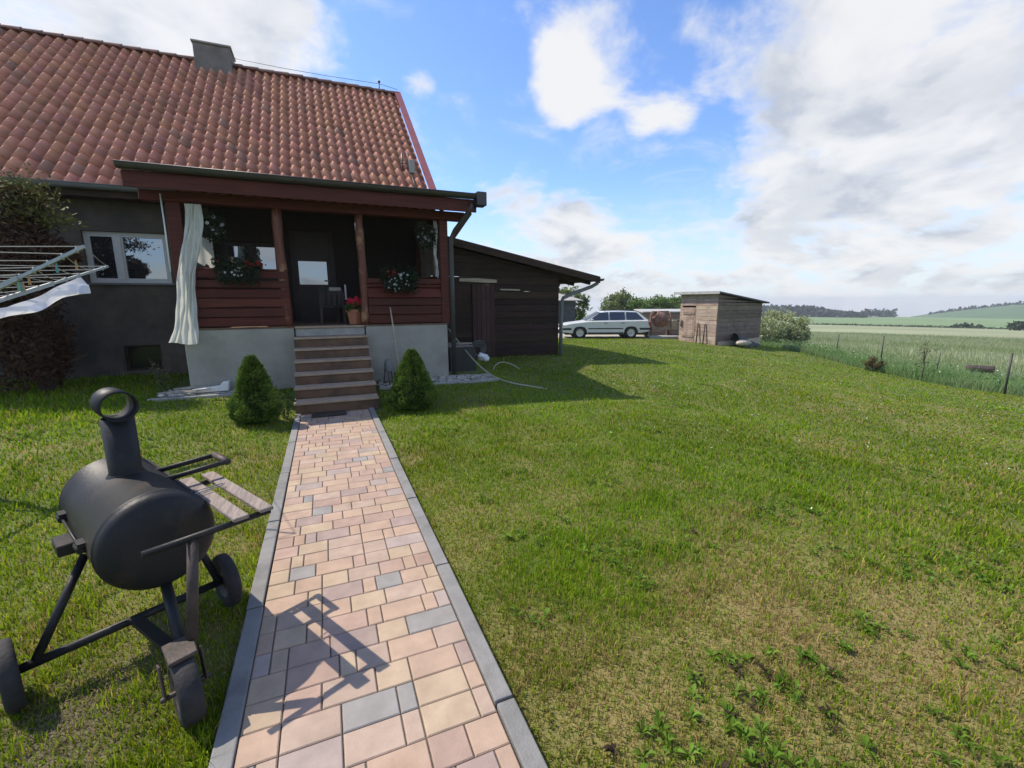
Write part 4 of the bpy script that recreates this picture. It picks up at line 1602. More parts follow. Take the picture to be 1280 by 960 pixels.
dwarf_spruce((-.90, 6.45), .265, .84, 3, 'broad conical dwarf spruce left of the steps')
dwarf_spruce((1.10, 6.42), .30, .84, 9, 'lumpy dwarf spruce right of the steps', .02)


def stem_plant(name, label, loc, H, R, ns, seed, leafsize=.06, c1=(.05, .10, .02), c2=(.11, .19, .035), flower=None):
    x0, y0 = loc
    z0 = gz(x0, y0)
    t0 = thing(name, label, 'plant', (x0, y0, z0))
    rng = np.random.default_rng(seed)
    mb = MB()
    P = []
    for i in range(ns):
        a = rng.uniform(0, 6.28)
        l = rng.uniform(.4, 1) * R
        hh = H * rng.uniform(.6, 1)
        tip = Vector((x0 + l * math.cos(a), y0 + l * math.sin(a), z0 + hh))
        b = Vector((x0 + .2 * l * math.cos(a), y0 + .2 * l * math.sin(a), z0 - .01))
        mb.tube([b, b.lerp(tip, .5) + Vector((0, 0, hh * .06)), tip], [.006, .004, .002], 5)
        for k in range(14):
            p = b.lerp(tip, rng.uniform(.2, 1.0))
            P.append(p)
    mb.build('stems', M['bark'], t0)
    leaf_obj('foliage', P, leafsize, c1, c2, M['leaf'], t0, rng, .25, 1.8)
    return t0


stem_plant('leafy_plant', 'light green leafy plant wedged against the left edge of the steps', (-.60, 6.72), .42, .14, 9, 4)
stem_plant('weedy_plant', 'tall thin weed with pale seed heads by the dark basement window', (-2.55, 9.0), .62, .22, 6, 8, .05, (.09, .11, .04), (.22, .24, .12))
stem_plant('weedy_plant', 'low leafy weed beside the white trim piece at the plinth corner', (-2.42, 8.35), .25, .22, 8, 12, .06)

# brown, partly withered thuja by the house wall
th = thing('withered_conifer', 'brown half-dead conifer with a green tip against the house wall', 'conifer', (-4.15, 9.3, .2))
rng = np.random.default_rng(21)
blobs = [(-4.45, 9.3, .9, .75), (-4.45, 9.25, 1.6, .72), (-4.35, 9.3, 2.2, .62), (-4.2, 9.25, 2.7, .42), (-4.02, 9.2, 3.0, .28), (-3.78, 9.1, 2.2, .34), (-3.62, 9.1, 2.28, .2), (-4.9, 9.3, 1.4, .7), (-4.9, 9.3, 2.2, .6), (-4.1, 9.2, .8, .45)]
Ps = []
for bx_, by_, bz_, br in blobs:
    n = int(4200 * br)
    d = rng.normal(size=(n, 3))
    d /= np.linalg.norm(d, axis=1)[:, None]
    rr = br * rng.uniform(.45, 1.05, n) ** .6
    l = .75 + .5 * vnoise(d[:, 0] * 3 + bx_, d[:, 2] * 3 + bz_, 5)
    Ps.append(np.array([bx_, by_, bz_]) + d * (rr * l)[:, None])
P = np.concatenate(Ps)
P = P[(P[:, 2] > .25) & (P[:, 1] < 10.4)]
leaf_obj('dead_foliage', P, .085, (.040, .022, .014), (.11, .050, .022), M['needle'], th, rng, -.1, 3.0)
n = 1500
P = np.array([-3.98, 9.15, 3.08]) + rng.normal(size=(n, 3)) * np.array([.20, .18, .17])
P2 = np.array([-3.60, 9.05, 2.78]) + rng.normal(size=(260, 3)) * np.array([.13, .1, .06])
leaf_obj('green_tip', np.concatenate([P, P2]), .075, (.07, .085, .018), (.18, .17, .04), M['needle'], th, rng, .3, 3.0)
mb = MB()
mb.tube([(-4.15, 9.3, .1), (-4.1, 9.3, 1.5), (-4.0, 9.25, 2.9)], [.12, .09, .03], 10)
for i in range(14):
    a = i * 2.4
    z = .5 + i * .17
    mb.tube([(-4.14, 9.3, z), (-4.14 + .55 * math.cos(a), 9.3 + .5 * math.sin(a), z + .25)], [.025, .008], 6)
mb.build('trunk', M['bark'], th)

# ------------------------------------------------------------------ CURTAINS on the porch


def drape(name, label, rows, nfold, amp, mat, y_, cat='curtain', phase=0.0):
    """rows: (z, x_left, x_right, y)"""
    mb = MB()
    P = []
    nr, nc = 34, 40
    zs = [r[0] for r in rows]
    for i in range(nr + 1):
        t = i / nr
        z = zs[0] + (zs[-1] - zs[0]) * t
        xl = np.interp(-z, [-q for q in zs], [r[1] for r in rows])
        xr = np.interp(-z, [-q for q in zs], [r[2] for r in rows])
        yy = np.interp(-z, [-q for q in zs], [r[3] for r in rows])
        row = []
        for j in range(nc + 1):
            s = j / nc
            a = amp * (.55 + .45 * t)
            f = math.sin(s * nfold * 2 * math.pi + phase + .8 * math.sin(t * 3.1)) + .35 * math.sin(s * nfold * 5.1 + 2 + t * 4)
            row.append((xl + (xr - xl) * s + .012 * math.sin(t * 9 + s * 6) + .005 * math.sin(t * 31 + s * 17), yy + a * f + .007 * math.sin(t * 23 + s * 13) + .004 * math.sin(t * 57 - s * 29), z + (.02 * math.sin(s * 5 + 1) if i == nr else 0)))
        P.append(row)
    mb.grid(P)
    o = mb.build(name, M[mat], off=(rows[0][1], y_, rows[0][0]), fix=False)
    return tag(o, label, cat)


drape('curtain', 'long white curtain tied at the left porch post, flaring towards its hem',
      [(3.02, -1.80, -1.58, 8.33), (2.7, -1.83, -1.60, 8.32), (2.4, -1.90, -1.66, 8.30), (2.0, -1.98, -1.76, 8.29), (1.5, -2.06, -1.80, 8.27), (1.15, -2.14, -1.83, 8.25), (.95, -2.21, -1.84, 8.24)], 4.2, .022, 'cloth', 8.3)
drape('curtain', 'narrow white curtain strip hanging by the right porch post',
      [(3.05, 2.00, 2.075, 8.58), (2.6, 2.005, 2.055, 8.58), (2.03, 2.015, 2.065, 8.58)], 1.5, .012, 'cloth', 8.58)
mb = MB()
P = []
for i in range(9):
    t = i / 8
    row = []
    for j in range(9):
        s = j / 8
        bot = 2.22 - .16 * s + (.06 if 3 < j < 6 else 0)
        row.append((-1.86 + .24 * s, 9.0 + .02 * math.sin(s * 9), 2.62 - (2.62 - bot) * t))
    P.append(row)
mb.grid(P)
tag(mb.build('cloth_sheet', M['cloth'], off=(-1.75, 9.0, 2.6), fix=False), 'torn white sheet hanging behind the long curtain on the porch side', 'sheet')
mb = MB()
mb.tube([(-2.085, 8.36, 3.14), (-2.085, 8.37, 2.6), (-2.09, 8.36, 2.03)], .010, 8)
tag(mb.build('white_rod', M['white'], off=(-2.085, 8.36, 2.03)), 'thin white rod fixed along the outer edge of the left porch post', 'rod')
mb = MB()
mb.tube([(.615, 8.47, 2.86), (.625, 8.47, 2.60)], .012, 8)
mb.lathe([(.001, 0), (.017, .0), (.017, .05), (.001, .05)], (.615, 8.47, 2.86), n=10)
mb.tube([(.615, 8.47, 2.9), (.615, 8.5, 2.99)], .003, 5)
tag(mb.build('thermometer', M['white'], off=(.62, 8.47, 2.6)), 'slim white stick hanging at the middle porch post right of the steps', 'thermometer')

# ------------------------------------------------------------------ FLOWERS


def ball_points(c, r, n, rng, flat=1.0, low=-1):
    d = rng.normal(size=(n, 3))
    d /= np.linalg.norm(d, axis=1)[:, None]
    rr = r * rng.uniform(.4, 1.0, n) ** .5
    P = np.array(c) + d * rr[:, None] * np.array([1, 1, flat])
    return P


def blossoms(P, r, col, rng):
    """five-petalled flat flowers"""
    Vs, Fs, Cs, b = [], [], [], 0
    for p in P:
        nrm = Vector((rng.normal() * .5, -1 + rng.normal() * .3, .35 + rng.normal() * .4)).normalized()
        u, v = frame_of(nrm)
        p = Vector(p)
        rr = r * rng.uniform(.75, 1.2)
        k = rng.uniform(.8, 1.1)
        for q in range(5):
            a = q * 2 * math.pi / 5
            d = u * math.cos(a) + v * math.sin(a)
            s = u * -math.sin(a) + v * math.cos(a)
            Vs += [p, p + d * rr * .65 + s * rr * .42 + nrm * rr * .18, p + d * rr + nrm * rr * .12, p + d * rr * .65 - s * rr * .42 + nrm * rr * .18]
            Cs += [np.array(col) * k * .8] + [np.array(col) * k] * 3
            Fs.append((b, b + 1, b + 2, b + 3))
            b += 4
    return np.array([tuple(v) for v in Vs]), np.array(Fs), np.array(Cs)


def add_flowers(parent, P, r, col, rng, name='flower', head=False):
    """every blossom (or every clustered flower head) is a part of its own"""
    for q in ([P] if head else [P[k:k + 1] for k in range(len(P))]):
        V, Fc, Cc = blossoms(q, r, col, rng)
        np_mesh(name, V, [Fc], Cc, M['petal'], parent)


def hanging_basket(loc, label, seed, fcol, nfl, r=.18):
    x0, y0, z0 = loc
    rng = np.random.default_rng(seed)
    t0 = thing('hanging_basket', label, 'hanging basket', loc, group='hanging baskets under the porch beam')
    mb = MB()
    mb.lathe([(.02, -.09), (.09, -.085), (.125, .0), (.13, .03), (.12, .03), (.11, .0)], loc, n=20)
    mb.build('basket', M['darkplastic'], t0, fix=False)
    mb = MB()
    for a in (0, 2.1, 4.2):
        mb.tube([(x0 + .125 * math.cos(a), y0 + .125 * math.sin(a), z0 + .03), (x0, y0, 2.985)], .003, 4)
    mb.build('hanger', M['darkplastic'], t0)
    P = np.concatenate([ball_points((x0, y0, z0 + .10), r, 500, rng, .75), ball_points((x0, y0, z0 - .06), r * .95, 350, rng, .9)])
    leaf_obj('foliage', P, .045, (.015, .032, .010), (.04, .07, .02), M['leaf'], t0, rng, .0, 1.7)
    d = rng.normal(size=(nfl, 3))
    d /= np.linalg.norm(d, axis=1)[:, None]
    d[:, 1] = -np.abs(d[:, 1])
    add_flowers(t0, np.array([x0, y0, z0 + .04]) + d * r * np.array([1, 1, .8]), .030, fcol, rng)


hanging_basket((-1.50, 8.52, 2.70), 'hanging basket of white petunias beside the long curtain', 31, (.55, .49, .46), 9)
hanging_basket((1.84, 8.55, 2.74), 'hanging basket of dark trailing foliage with pale blooms near the right post', 32, (.36, .34, .36), 12, .21)


def flower_box(x0, x1, y0, z0, label, seed, white_at, red_at):
    rng = np.random.default_rng(seed)
    t0 = thing('flower_box', label, 'flower box', ((x0 + x1) / 2, y0, z0), group='flower boxes on the porch railing')
    mb = MB()
    mb.prism([(x0, y0 - .08, z0 + .15), (x0 + .02, y0 - .06, z0), (x1 - .02, y0 - .06, z0), (x1, y0 - .08, z0 + .15)], (0, .16, 0))
    mb.build('box', M['darkplastic'], t0, bevel=.006)
    n = int(1400 * (x1 - x0))
    P = np.stack([rng.uniform(x0 - .04, x1 + .04, n), y0 + rng.normal(size=n) * .09, z0 + .14 + np.abs(rng.normal(size=n)) * .09], 1)
    P2 = np.stack([rng.uniform(x0, x1, n // 2), y0 - .10 + rng.normal(size=n // 2) * .025, z0 + rng.uniform(-.08, .16, n // 2)], 1)
    leaf_obj('foliage', np.concatenate([P, P2]), .048, (.010, .022, .006), (.026, .050, .014), M['leaf'], t0, rng, .2, 1.5)
    Q = np.array([(wx + rng.normal() * .07, y0 - .12 + rng.normal() * .015, z0 + wz + rng.normal() * .05) for wx, wz, k in white_at for _ in range(k)])
    add_flowers(t0, Q, .020, (.75, .75, .72), rng, 'white_flower')
    for wx, wz, k in red_at:
        Q = np.array([(wx + rng.normal() * .035, y0 - .06 + rng.normal() * .03, z0 + wz + rng.normal() * .025) for _ in range(k)])
        add_flowers(t0, Q, .022, (.55, .02, .03), rng, 'red_flower')


flower_box(-1.48, -.90, 8.33, 1.93, 'flower box with red geraniums and white trailing blooms left of the steps', 41,
           [(-1.22, .10, 5), (-1.14, .12, 7), (-1.36, .08, 2)], [(-1.03, .23, 14), (-.90, .22, 14), (-1.5, .28, 2)])
flower_box(1.02, 1.60, 8.33, 1.80, 'flower box with white blooms and few red ones on the rail right of the steps', 42,
           [(1.24, .13, 9), (1.30, .24, 6), (1.36, .15, 6), (1.20, .06, 6)], [(1.20, .27, 9), (1.10, .25, 3)])

# terracotta pot on the top step
px_, py_, pz_ = .52, 8.60, DZ + .015
pot = thing('potted_geranium', 'red geranium in a terracotta pot on the top step', 'potted plant', (px_, py_, pz_))
mb = MB()
mb.lathe([(.001, .0), (.098, .0), (.105, .01), (.138, .22), (.16, .222), (.163, .265), (.145, .265), (.135, .23), (.001, .23)], (px_, py_, pz_), n=4, smooth=False)
po = mb.build('pot', M['terracotta'], pot, bevel=.012, seg=2)
rng = np.random.default_rng(51)
leaf_obj('foliage', ball_points((px_, py_, pz_ + .31), .14, 320, rng, .6), .06, (.03, .07, .015), (.07, .13, .03), M['leaf'], pot, rng, .3, 1.3)
for dx, dz in ((-.07, .40), (.03, .43), (.10, .38), (-.01, .36), (.14, .36)):
    add_flowers(pot, ball_points((px_ + dx, py_ - .06, pz_ + dz), .055, 26, rng), .026, (.62, .02, .045), rng, 'flower_head', True)

# ------------------------------------------------------------------ furniture inside the porch
ch = thing('wooden_chair', 'low dark slatted wooden chair standing inside the porch', 'chair', (.14, 9.05, DZ + .012))
zc = DZ + .012
mb = MB()
for i in range(5):
    mb.box((-.06 + i * .088, 8.85, zc + .30), (-.06 + i * .088 + .075, 9.27, zc + .325))
mb.build('seat', M['dress'], ch)
for lx in (-.06, .335):
    for ly in (8.86, 9.24):
        mb = MB()
        mb.box((lx, ly, zc), (lx + .04, ly + .04, zc + (.30 if ly < 9 else .56)))
        mb.build('leg', M['dress'], ch)
mb = MB()
for i in range(4):
    mb.box((-.02 + i * .096, 9.25, zc + .34), (-.02 + i * .096 + .06, 9.27, zc + .55))
mb.box((-.06, 9.245, zc + .55), (.375, 9.275, zc + .60))
mb.build('backrest', M['dress'], ch)
tb = thing('side_table', 'small dark table behind the geranium inside the porch', 'table', (.50, 9.35, zc))
mb = MB()
mb.box((.22, 9.32, zc + .42), (.80, 9.75, zc + .45))
mb.build('table_top', M['dress'], tb, bevel=.005)
for lx in (.24, .74):
    for ly in (9.34, 9.69):
        mb = MB()
        mb.box((lx, ly, zc), (lx + .04, ly + .04, zc + .42))
        mb.build('leg', M['dress'], tb)
mb = MB()
mb.lathe([(.001, 0), (.03, 0), (.03, .012), (.016, .02), (.014, .28), (.010, .285), (.001, .285)], (.42, 9.40, zc + .45), n=12)
tag(mb.build('white_candle', M['white'], off=(.42, 9.40, zc + .45)), 'tall white candle standing on the small porch table', 'candle')
mb = MB()
mb.lathe([(.001, 0), (.055, 0), (.06, .08), (.052, .14), (.03, .16), (.03, .19), (.001, .19)], (.33, 9.42, zc + .45), n=16)
tag(mb.build('glass_jar', M['darkplastic'], off=(.33, 9.42, zc + .45)), 'small dark jar beside the white candle on the porch table', 'jar')
bn = thing('storage_bench', 'low dark wooden bench chest by the door behind the left railing', 'bench', (-.9, 10.2, zc))
mb = MB()
mb.box((-1.75, 9.95, zc), (-.65, 10.40, zc + .40))
mb.build('chest', M['dress'], bn, bevel=.008)
mb = MB()
mb.box((-1.78, 9.92, zc + .402), (-.62, 10.42, zc + .44))
mb.build('lid', M['dress'], bn, bevel=.008)
mb = MB()
mb.box((.12, 9.285, zc + .605), (.34, 9.325, zc + .68))
mb.build('cushion', M['antifade'], ch, bevel=.02, seg=2)

# ------------------------------------------------------------------ odds and ends along the plinth


def stones(name, label, cat, rects, n, size, seed, kind='stuff', cols=((.7, .7, .66), (1.1, 1.05, 1.0))):
    rng = np.random.default_rng(seed)
    mb = MB()
    for x0, x1, y0, y1, dz in rects:
        for _ in range(n):
            x, y = rng.uniform(x0, x1), rng.uniform(y0, y1)
            s = size * rng.uniform(.5, 1.3)
            z = gz(x, y) + dz + s * .2
            a = rng.uniform(0, 3.14)
            k = rng.uniform(cols[0][0], cols[1][0])
            vs = []
            for zz, rr in ((-.5, .6), (.1, 1.0), (.55, .55)):
                for q in range(6):
                    t = a + q * math.pi / 3
                    e = 1 + .25 * rng.normal()
                    vs.append((x + s * rr * e * math.cos(t) * 1.2, y + s * rr * e * math.sin(t) * .8, z + s * zz * .8))
            fs = [(i, (i + 1) % 6, 6 + (i + 1) % 6, 6 + i) for i in range(6)] + [(6 + i, 6 + (i + 1) % 6, 12 + (i + 1) % 6, 12 + i) for i in range(6)] + [tuple(range(12, 18))]
            mb.add(vs, fs, (k, k * .97, k * .92))
    return tag(mb.build(name, M['stone'], fix=False), label, cat, kind=kind)


stones('gravel', 'pale pebbles filling the strip along the plinth', 'gravel', [(.80, 2.95, 7.86, 8.38, .03), (-2.40, -1.0, 8.18, 8.38, .03)], 620, .026, 3)
stones('rubble', 'pale broken rubble heaped left of the plinth corner', 'rubble', [(-2.38, -1.98, 8.14, 8.6, .05)], 90, .05, 5, cols=((.9,) * 3, (1.5,) * 3))
mb = MB()
mb.box((.78, 7.78, -.1), (2.98, 7.84, gz(1.8, 7.8) + .035))
tag(mb.build('edging_slab', M['concrete'], off=(1.9, 7.8, .05), bevel=.008), 'thin concrete edging in front of the right plinth gravel', 'edging', group='concrete edgings along the plinth')
mb = MB()
mb.box((-2.52, 8.04, -.1), (-.98, 8.11, gz(-1.7, 8.1) + .04))
tag(mb.build('edging_slab', M['concrete'], off=(-1.75, 8.08, .05), bevel=.008), 'thin concrete edging in front of the left plinth', 'edging', group='concrete edgings along the plinth')
zt = gz(-1.7, 8.2) + .06
mb = MB()
mb.prism([(-2.02, 8.20, zt), (-1.50, 8.20, zt), (-1.48, 8.20, zt + .15), (-1.58, 8.20, zt + .14), (-1.61, 8.20, zt + .085), (-2.0, 8.20, zt + .05)], (0, .12, 0))
tag(mb.build('trim_piece', M['white'], off=(-1.75, 8.25, zt), bevel=.008), 'dirty white trim piece with a raised end lying at the left plinth', 'trim piece')
mb = MB()
for i in range(7):
    a = random.uniform(-.5, .5)
    x, y = -2.45 + random.uniform(0, .45), 8.16 + random.uniform(0, .25)
    mb.beam((x, y, zt + .02 + i * .006), (x + .35 * math.cos(a), y + .35 * math.sin(a) * .5, zt + .03 + i * .008), .03, .012, col=(1.2, 1.15, 1.05))
tag(mb.build('broken_laths', M['concrete'], off=(-2.3, 8.2, zt)), 'loose pale laths scattered beside the white trim piece', 'laths')
# stick, lantern, planter box right of the steps
mb = MB()
mb.tube([(1.20, 8.10, .10), (1.16, 8.30, .9), (1.115, 8.385, 1.47)], [.014, .013, .012], 8)
tag(mb.build('wooden_stick', M['palewood'], off=(1.20, 8.10, .10)), 'pale thin stick leaning on the right-hand porch plinth', 'stick')
ln = thing('garden_lantern', 'grey metal lantern on thin legs right of the steps', 'lantern', (.97, 7.98, gz(.97, 7.98)))
lz = gz(.97, 7.98)
mb = MB()
mb.lathe([(.001, .27), (.065, .27), (.07, .29), (.06, .43), (.045, .46), (.045, .48), (.001, .48)], (.97, 7.98, lz), n=16)
mb.build('lamp_body', M['zinc'], ln)
for a in (.5, 2.6, 4.7):
    mb = MB()
    mb.tube([(.97 + .06 * math.cos(a), 7.98 + .06 * math.sin(a), lz + .275), (.97 + .10 * math.cos(a), 7.98 + .10 * math.sin(a), lz - .01)], .01, 6)
    mb.build('leg', M['darkplastic'], ln)
mb = MB()
z9 = gz(1.22, 8.05) + .03
mb.prism([(1.10, 8.0, z9), (1.36, 8.0, z9), (1.38, 8.0, z9 + .18), (1.08, 8.0, z9 + .18)], (0, .15, 0))
tag(mb.build('brown_planter', M['redwood'], off=(1.23, 8.07, z9), bevel=.01), 'small brown planter box against the right plinth', 'planter')

# things between porch and garage
zc2 = gz(2.65, 9.4)
cr = thing('dark_crate', 'black crate under a plank between porch and outbuilding', 'crate', (2.65, 9.35, zc2))
mb = MB()
mb.box((2.36, 9.0, zc2 - .02), (2.92, 9.02, zc2 + .50))
mb.box((2.36, 9.62, zc2 - .02), (2.92, 9.64, zc2 + .50))
mb.box((2.36, 9.02, zc2 - .02), (2.38, 9.62, zc2 + .50))
mb.box((2.90, 9.02, zc2 - .02), (2.92, 9.62, zc2 + .50))
mb.build('side_panels', M['darkplastic'], cr, bevel=.005)
mb = MB()
mb.box((2.38, 9.02, zc2), (2.90, 9.62, zc2 + .02))
mb.build('base', M['darkplastic'], cr)
mb = MB()
mb.prism([(2.34, 8.98, zc2 + .505), (2.86, 9.0, zc2 + .505), (2.86, 9.5, zc2 + .505), (2.34, 9.5, zc2 + .505)], (0, 0, .03))
tag(mb.build('brown_plank', M['shelfwood'], off=(2.6, 9.2, zc2 + .5), bevel=.004), 'brown plank lying across the black crate', 'plank')
mb = MB()
mb.tube([(2.33, 9.0, zc2 + .60), (2.83, 8.97, zc2 + .585)], .012, 6)
mb.tube([(2.45, 9.0, zc2 + .54), (2.45, 9.0, zc2 + .60)], .01, 6)
mb.tube([(2.75, 9.0, zc2 + .54), (2.75, 9.0, zc2 + .59)], .01, 6)
tag(mb.build('pale_lath', M['palewood'], off=(2.6, 9.0, zc2 + .54)), 'pale lath raised just above the plank on the crate', 'lath')


def smooth_path(pts, n=10):
    pts = [Vector(p) for p in pts]
    out = []
    for i in range(len(pts) - 1):
        p0, p1, p2, p3 = pts[max(0, i - 1)], pts[i], pts[i + 1], pts[min(len(pts) - 1, i + 2)]
        for k in range(n):
            t = k / n
            out.append(.5 * ((2 * p1) + (p2 - p0) * t + (2 * p0 - 5 * p1 + 4 * p2 - p3) * t * t + (3 * p1 - p0 - 3 * p2 + p3) * t ** 3))
    return out + [pts[-1]]


mb = MB()
mb.tube(smooth_path([(2.50, 9.6, .98), (2.60, 9.3, .76), (2.72, 8.9, .50), (2.82, 8.45, .29), (2.93, 7.95, .15), (3.08, 7.45, gz(3.08, 7.45) + .035), (3.35, 7.2, gz(3.35, 7.2) + .02), (3.6, 7.0, gz(3.6, 7.0) + .0)]), .014, 8)
mb.tube(smooth_path([(3.30, 8.95, gz(3.3, 8.95) + .01), (3.34, 8.95, .20), (3.50, 9.0, .26), (3.70, 8.95, .22), (3.88, 8.85, gz(3.88, 8.85) + .02)]), .012, 8)
tag(mb.build('garden_hose', M['hose'], off=(3.0, 8.0, .1)), 'pale garden hose sagging from the porch corner into the grass', 'hose')
mb = MB()
for i in range(5):
    r = .11 + .022 * i
    zc3 = .34
    mb.tube([(3.55 + r * math.cos(t), 10.82 - .03 * i + .02 * math.sin(3 * t), zc3 + r * .95 * math.sin(t) + .02 * i) for t in [2 * math.pi * k / 24 for k in range(24)]], .011, 6, closed=True)
tag(mb.build('coiled_cable', M['zinc'], off=(3.55, 10.8, .3)), 'grey coil of cable leaning at the foot of the outbuilding door', 'cable coil')
mb = MB()
rb_ = random.Random(6)
P = []
zb = gz(3.55, 10.4)
for i in range(13):
    ph = math.pi * i / 12
    row = []
    for j in range(18):
        t = 2 * math.pi * j / 18
        w = 1 + .42 * math.sin(3 * t + 2 * ph) + rb_.uniform(-.18, .18)
        row.append((3.56 + .13 * w * math.sin(ph) * math.cos(t), 10.4 + .09 * w * math.sin(ph) * math.sin(t), zb + .08 + .10 * math.cos(ph) * (1 + .6 * math.cos(2 * t + 1) * math.sin(ph)) - .05 * math.sin(ph) * math.cos(t)))
    row.append(row[0])
    P.append(row)
mb.grid(P)
tag(mb.build('white_bag', M['bag'], off=(3.56, 10.4, zb), fix=False), 'crumpled white plastic bag in the grass by the coiled cable', 'bag')

# ------------------------------------------------------------------ CLOTHES AIRER
HUB = Vector((-2.86, 4.92, 0))
T1, T2 = Vector((-2.11, 6.24, 1.95)), Vector((-1.52, 4.16, 1.95))
air = thing('clothes_airer', 'rotary clothes airer with grey arms and pale lines', 'clothes airer', (HUB.x, HUB.y, gz(HUB.x, HUB.y)))
mb = MB()
mb.tube([(HUB.x, HUB.y, -.1), (HUB.x, HUB.y, 1.55)], .025, 12)
mb.build('pole', M['greymetal'], air)
mb = MB()
mb.lathe([(.03, 1.33), (.06, 1.35), (.06, 1.45), (.03, 1.47)], tuple(HUB), n=16)
mb.build('hub', M['darkplastic'], air)
tips = [T1, T2, Vector((2 * HUB.x - T1.x, 2 * HUB.y - T1.y, 1.95)), Vector((2 * HUB.x - T2.x, 2 * HUB.y - T2.y, 1.95))]
hb = Vector((HUB.x, HUB.y, 1.40))
for tp in tips:
    mb = MB()
    d = (tp - hb).normalized()
    mb.beam(hb + d * .05, hb.lerp(tp, .62), .022, .034)
    mb.beam(hb.lerp(tp, .60), tp, .014, .022)
    for k in range(9):
        q = hb.lerp(tp, .30 + k * .0825)
        mb.tube([q - Vector((0, 0, .022)), q + Vector((0, 0, .024))], .009, 6)
    mb.build('arm', M['greymetal'], air)
mb = MB()
for k in range(9):
    f = .30 + k * .0825
    ps = [hb.lerp(tp, f) + Vector((0, 0, .02)) for tp in tips]
    if k == 8:
        ps = [tp.copy() for tp in tips]
    for i in range(4):
        a, b = ps[i], ps[(i + 1) % 4]
        sag = Vector((0, 0, -.015 - .012 * ((k * 7 + i * 3) % 4)))
        mb.tube([a, a.lerp(b, .25) + sag * .75, a.lerp(b, .5) + sag, a.lerp(b, .75) + sag * .75, b], .0032, 5, caps=False)
mb.build('clothes_lines', M['string'], air, fix=False)
rpg = random.Random(14)
pegcols = [(.10, .38, .36), (.65, .62, .55), (.55, .30, .10), (.25, .45, .30), (.12, .30, .38)]
for i in range(13):
    k = rpg.choice([2, 3, 4, 5, 6, 7])
    f = .30 + k * .0825
    side = rpg.choice([0, 0, 3, 3, 1])
    a, b = hb.lerp(tips[side], f), hb.lerp(tips[(side + 1) % 4], f)
    p = a.lerp(b, rpg.uniform(.1, .9)) + Vector((0, 0, .004))
    c = rpg.choice(pegcols)
    mb = MB()
    mb.beam(p + Vector((-.004, 0, -.05)), p + Vector((0, 0, .025)), .010, .006, (1, 0, 0), c)
    mb.beam(p + Vector((.006, 0, -.05)), p + Vector((.002, 0, .025)), .010, .006, (1, 0, 0), c)
    o = mb.build('clothes_peg', M['peg'], off=tuple(p))
    tag(o, {(.10, .38, .36): 'teal', (.65, .62, .55): 'cream', (.55, .30, .10): 'orange', (.25, .45, .30): 'light green', (.12, .30, .38): 'dark blue'}[c] + ' plastic peg clipped on the airer lines', 'clothes peg', group='clothes pegs on the airer')
# white sheet slung along the arm that points at the window
mb = MB()
P = []
for i in range(31):
    t = i / 30
    base = hb.lerp(T1, .02 + .80 * t) + Vector((0, 0, -.02 - .07 * math.sin(math.pi * t)))
    sag = .045 + .05 * t
    row = []
    side = Vector((d.y, -d.x, 0))
    ndir = Vector((.87, -.49, 0))
    end = max(0, (t - .78) / .22)
    for j in range(17):
        s = j / 16
        # a hanging fold: two layers pinned at the top
        phi = s * math.pi
        off = ndir * (.07 * math.sin(phi) + .02 * math.sin(t * 21 + s * 4)) + Vector((0, 0, -sag * math.sin(phi) - .03 * math.sin(t * 13) * s - end * .07 * (s > .4)))
        row.append(base + off + ndir * (.10 * s - .05))
    P.append(row)
mb.grid(P)
tag(mb.build('white_sheet', M['sheet'], off=(-2.5, 5.6, 1.7), fix=False), 'white bed sheet slung along one arm of the clothes airer', 'sheet')

# ------------------------------------------------------------------ DRIVEWAY
mb = MB()
nx_, ny_ = 40, 26
P = []
for j in range(ny_ + 1):
    row = []
    for i in range(nx_ + 1):
        s, t = i / nx_, j / ny_
        x = 9.2 + 8.2 * s
        y0 = 26.0 - .445 * x + .25 * math.sin(x * 1.9) + .12 * math.sin(x * 5.3)
        y1 = y0 + 5.2
        y = y0 + (y1 - y0) * t
        row.append((x, y, gz(x, y) + .012 + (.0 if 0 < j < ny_ else -.03)))
    P.append(row)
mb.grid(P)
M['gravelroad'] = pmat('sandy_gravel', (.36, .32, .25), .95, .25, 8, .6, 60, dirt=(.20, .19, .12), dscale=1.2, dlo=.52, dhi=.7)
tag(mb.build('driveway', M['gravelroad'], fix=False), 'pale sandy gravel drive under the parked car', 'driveway', kind='structure')

# ------------------------------------------------------------------ CAR
CF, CRr = Vector((12.41, 20.44, 0)), Vector((14.92, 19.39, 0))     # near-side wheels, front and rear
cd = (CF - CRr).normalized()
cn = Vector((-cd.y, cd.x, 0))
if cn.y > 0:
    cn = -cn                    # towards the viewer's side (the car's left)
mid = (CF + CRr) / 2 - cn * .74
cz = gz(mid.x, mid.y) + .015
car = thing('parked_car', 'silver-white estate car parked on the gravel drive', 'car', (mid.x, mid.y, cz), math.atan2(cd.y, cd.x))
# local frame: x forward, y left, wheels at x = +-1.345
FA, RA = 1.345, -1.345
A = .37


def arch(cx, n=10):
    return [(cx + A * math.cos(math.pi * (1 - k / n)), .30 + A * math.sin(math.pi * (1 - k / n))) for k in range(n + 1)]


side = [(2.30, .34), (2.345, .50), (2.34, .66), (2.27, .735), (1.9, .80), (1.02, .905), (.4, .925), (-2.2, .955), (-2.33, .93), (-2.37, .72), (-2.42, .66), (-2.43, .46), (-2.36, .36)]
bot = [(RA - A - .06, .28)] + arch(RA) + [(RA + A + .04, .22), (FA - A - .04, .22)] + arch(FA) + [(FA + A + .05, .27)]
profile = side + bot
mb = MB()
hw = .865
NS = 7
sec = [(-hw, .955), (-hw * .995, 1.0), (-.5, 1.0), (0, 1.0), (.5, 1.0), (hw * .995, 1.0), (hw, .955)]
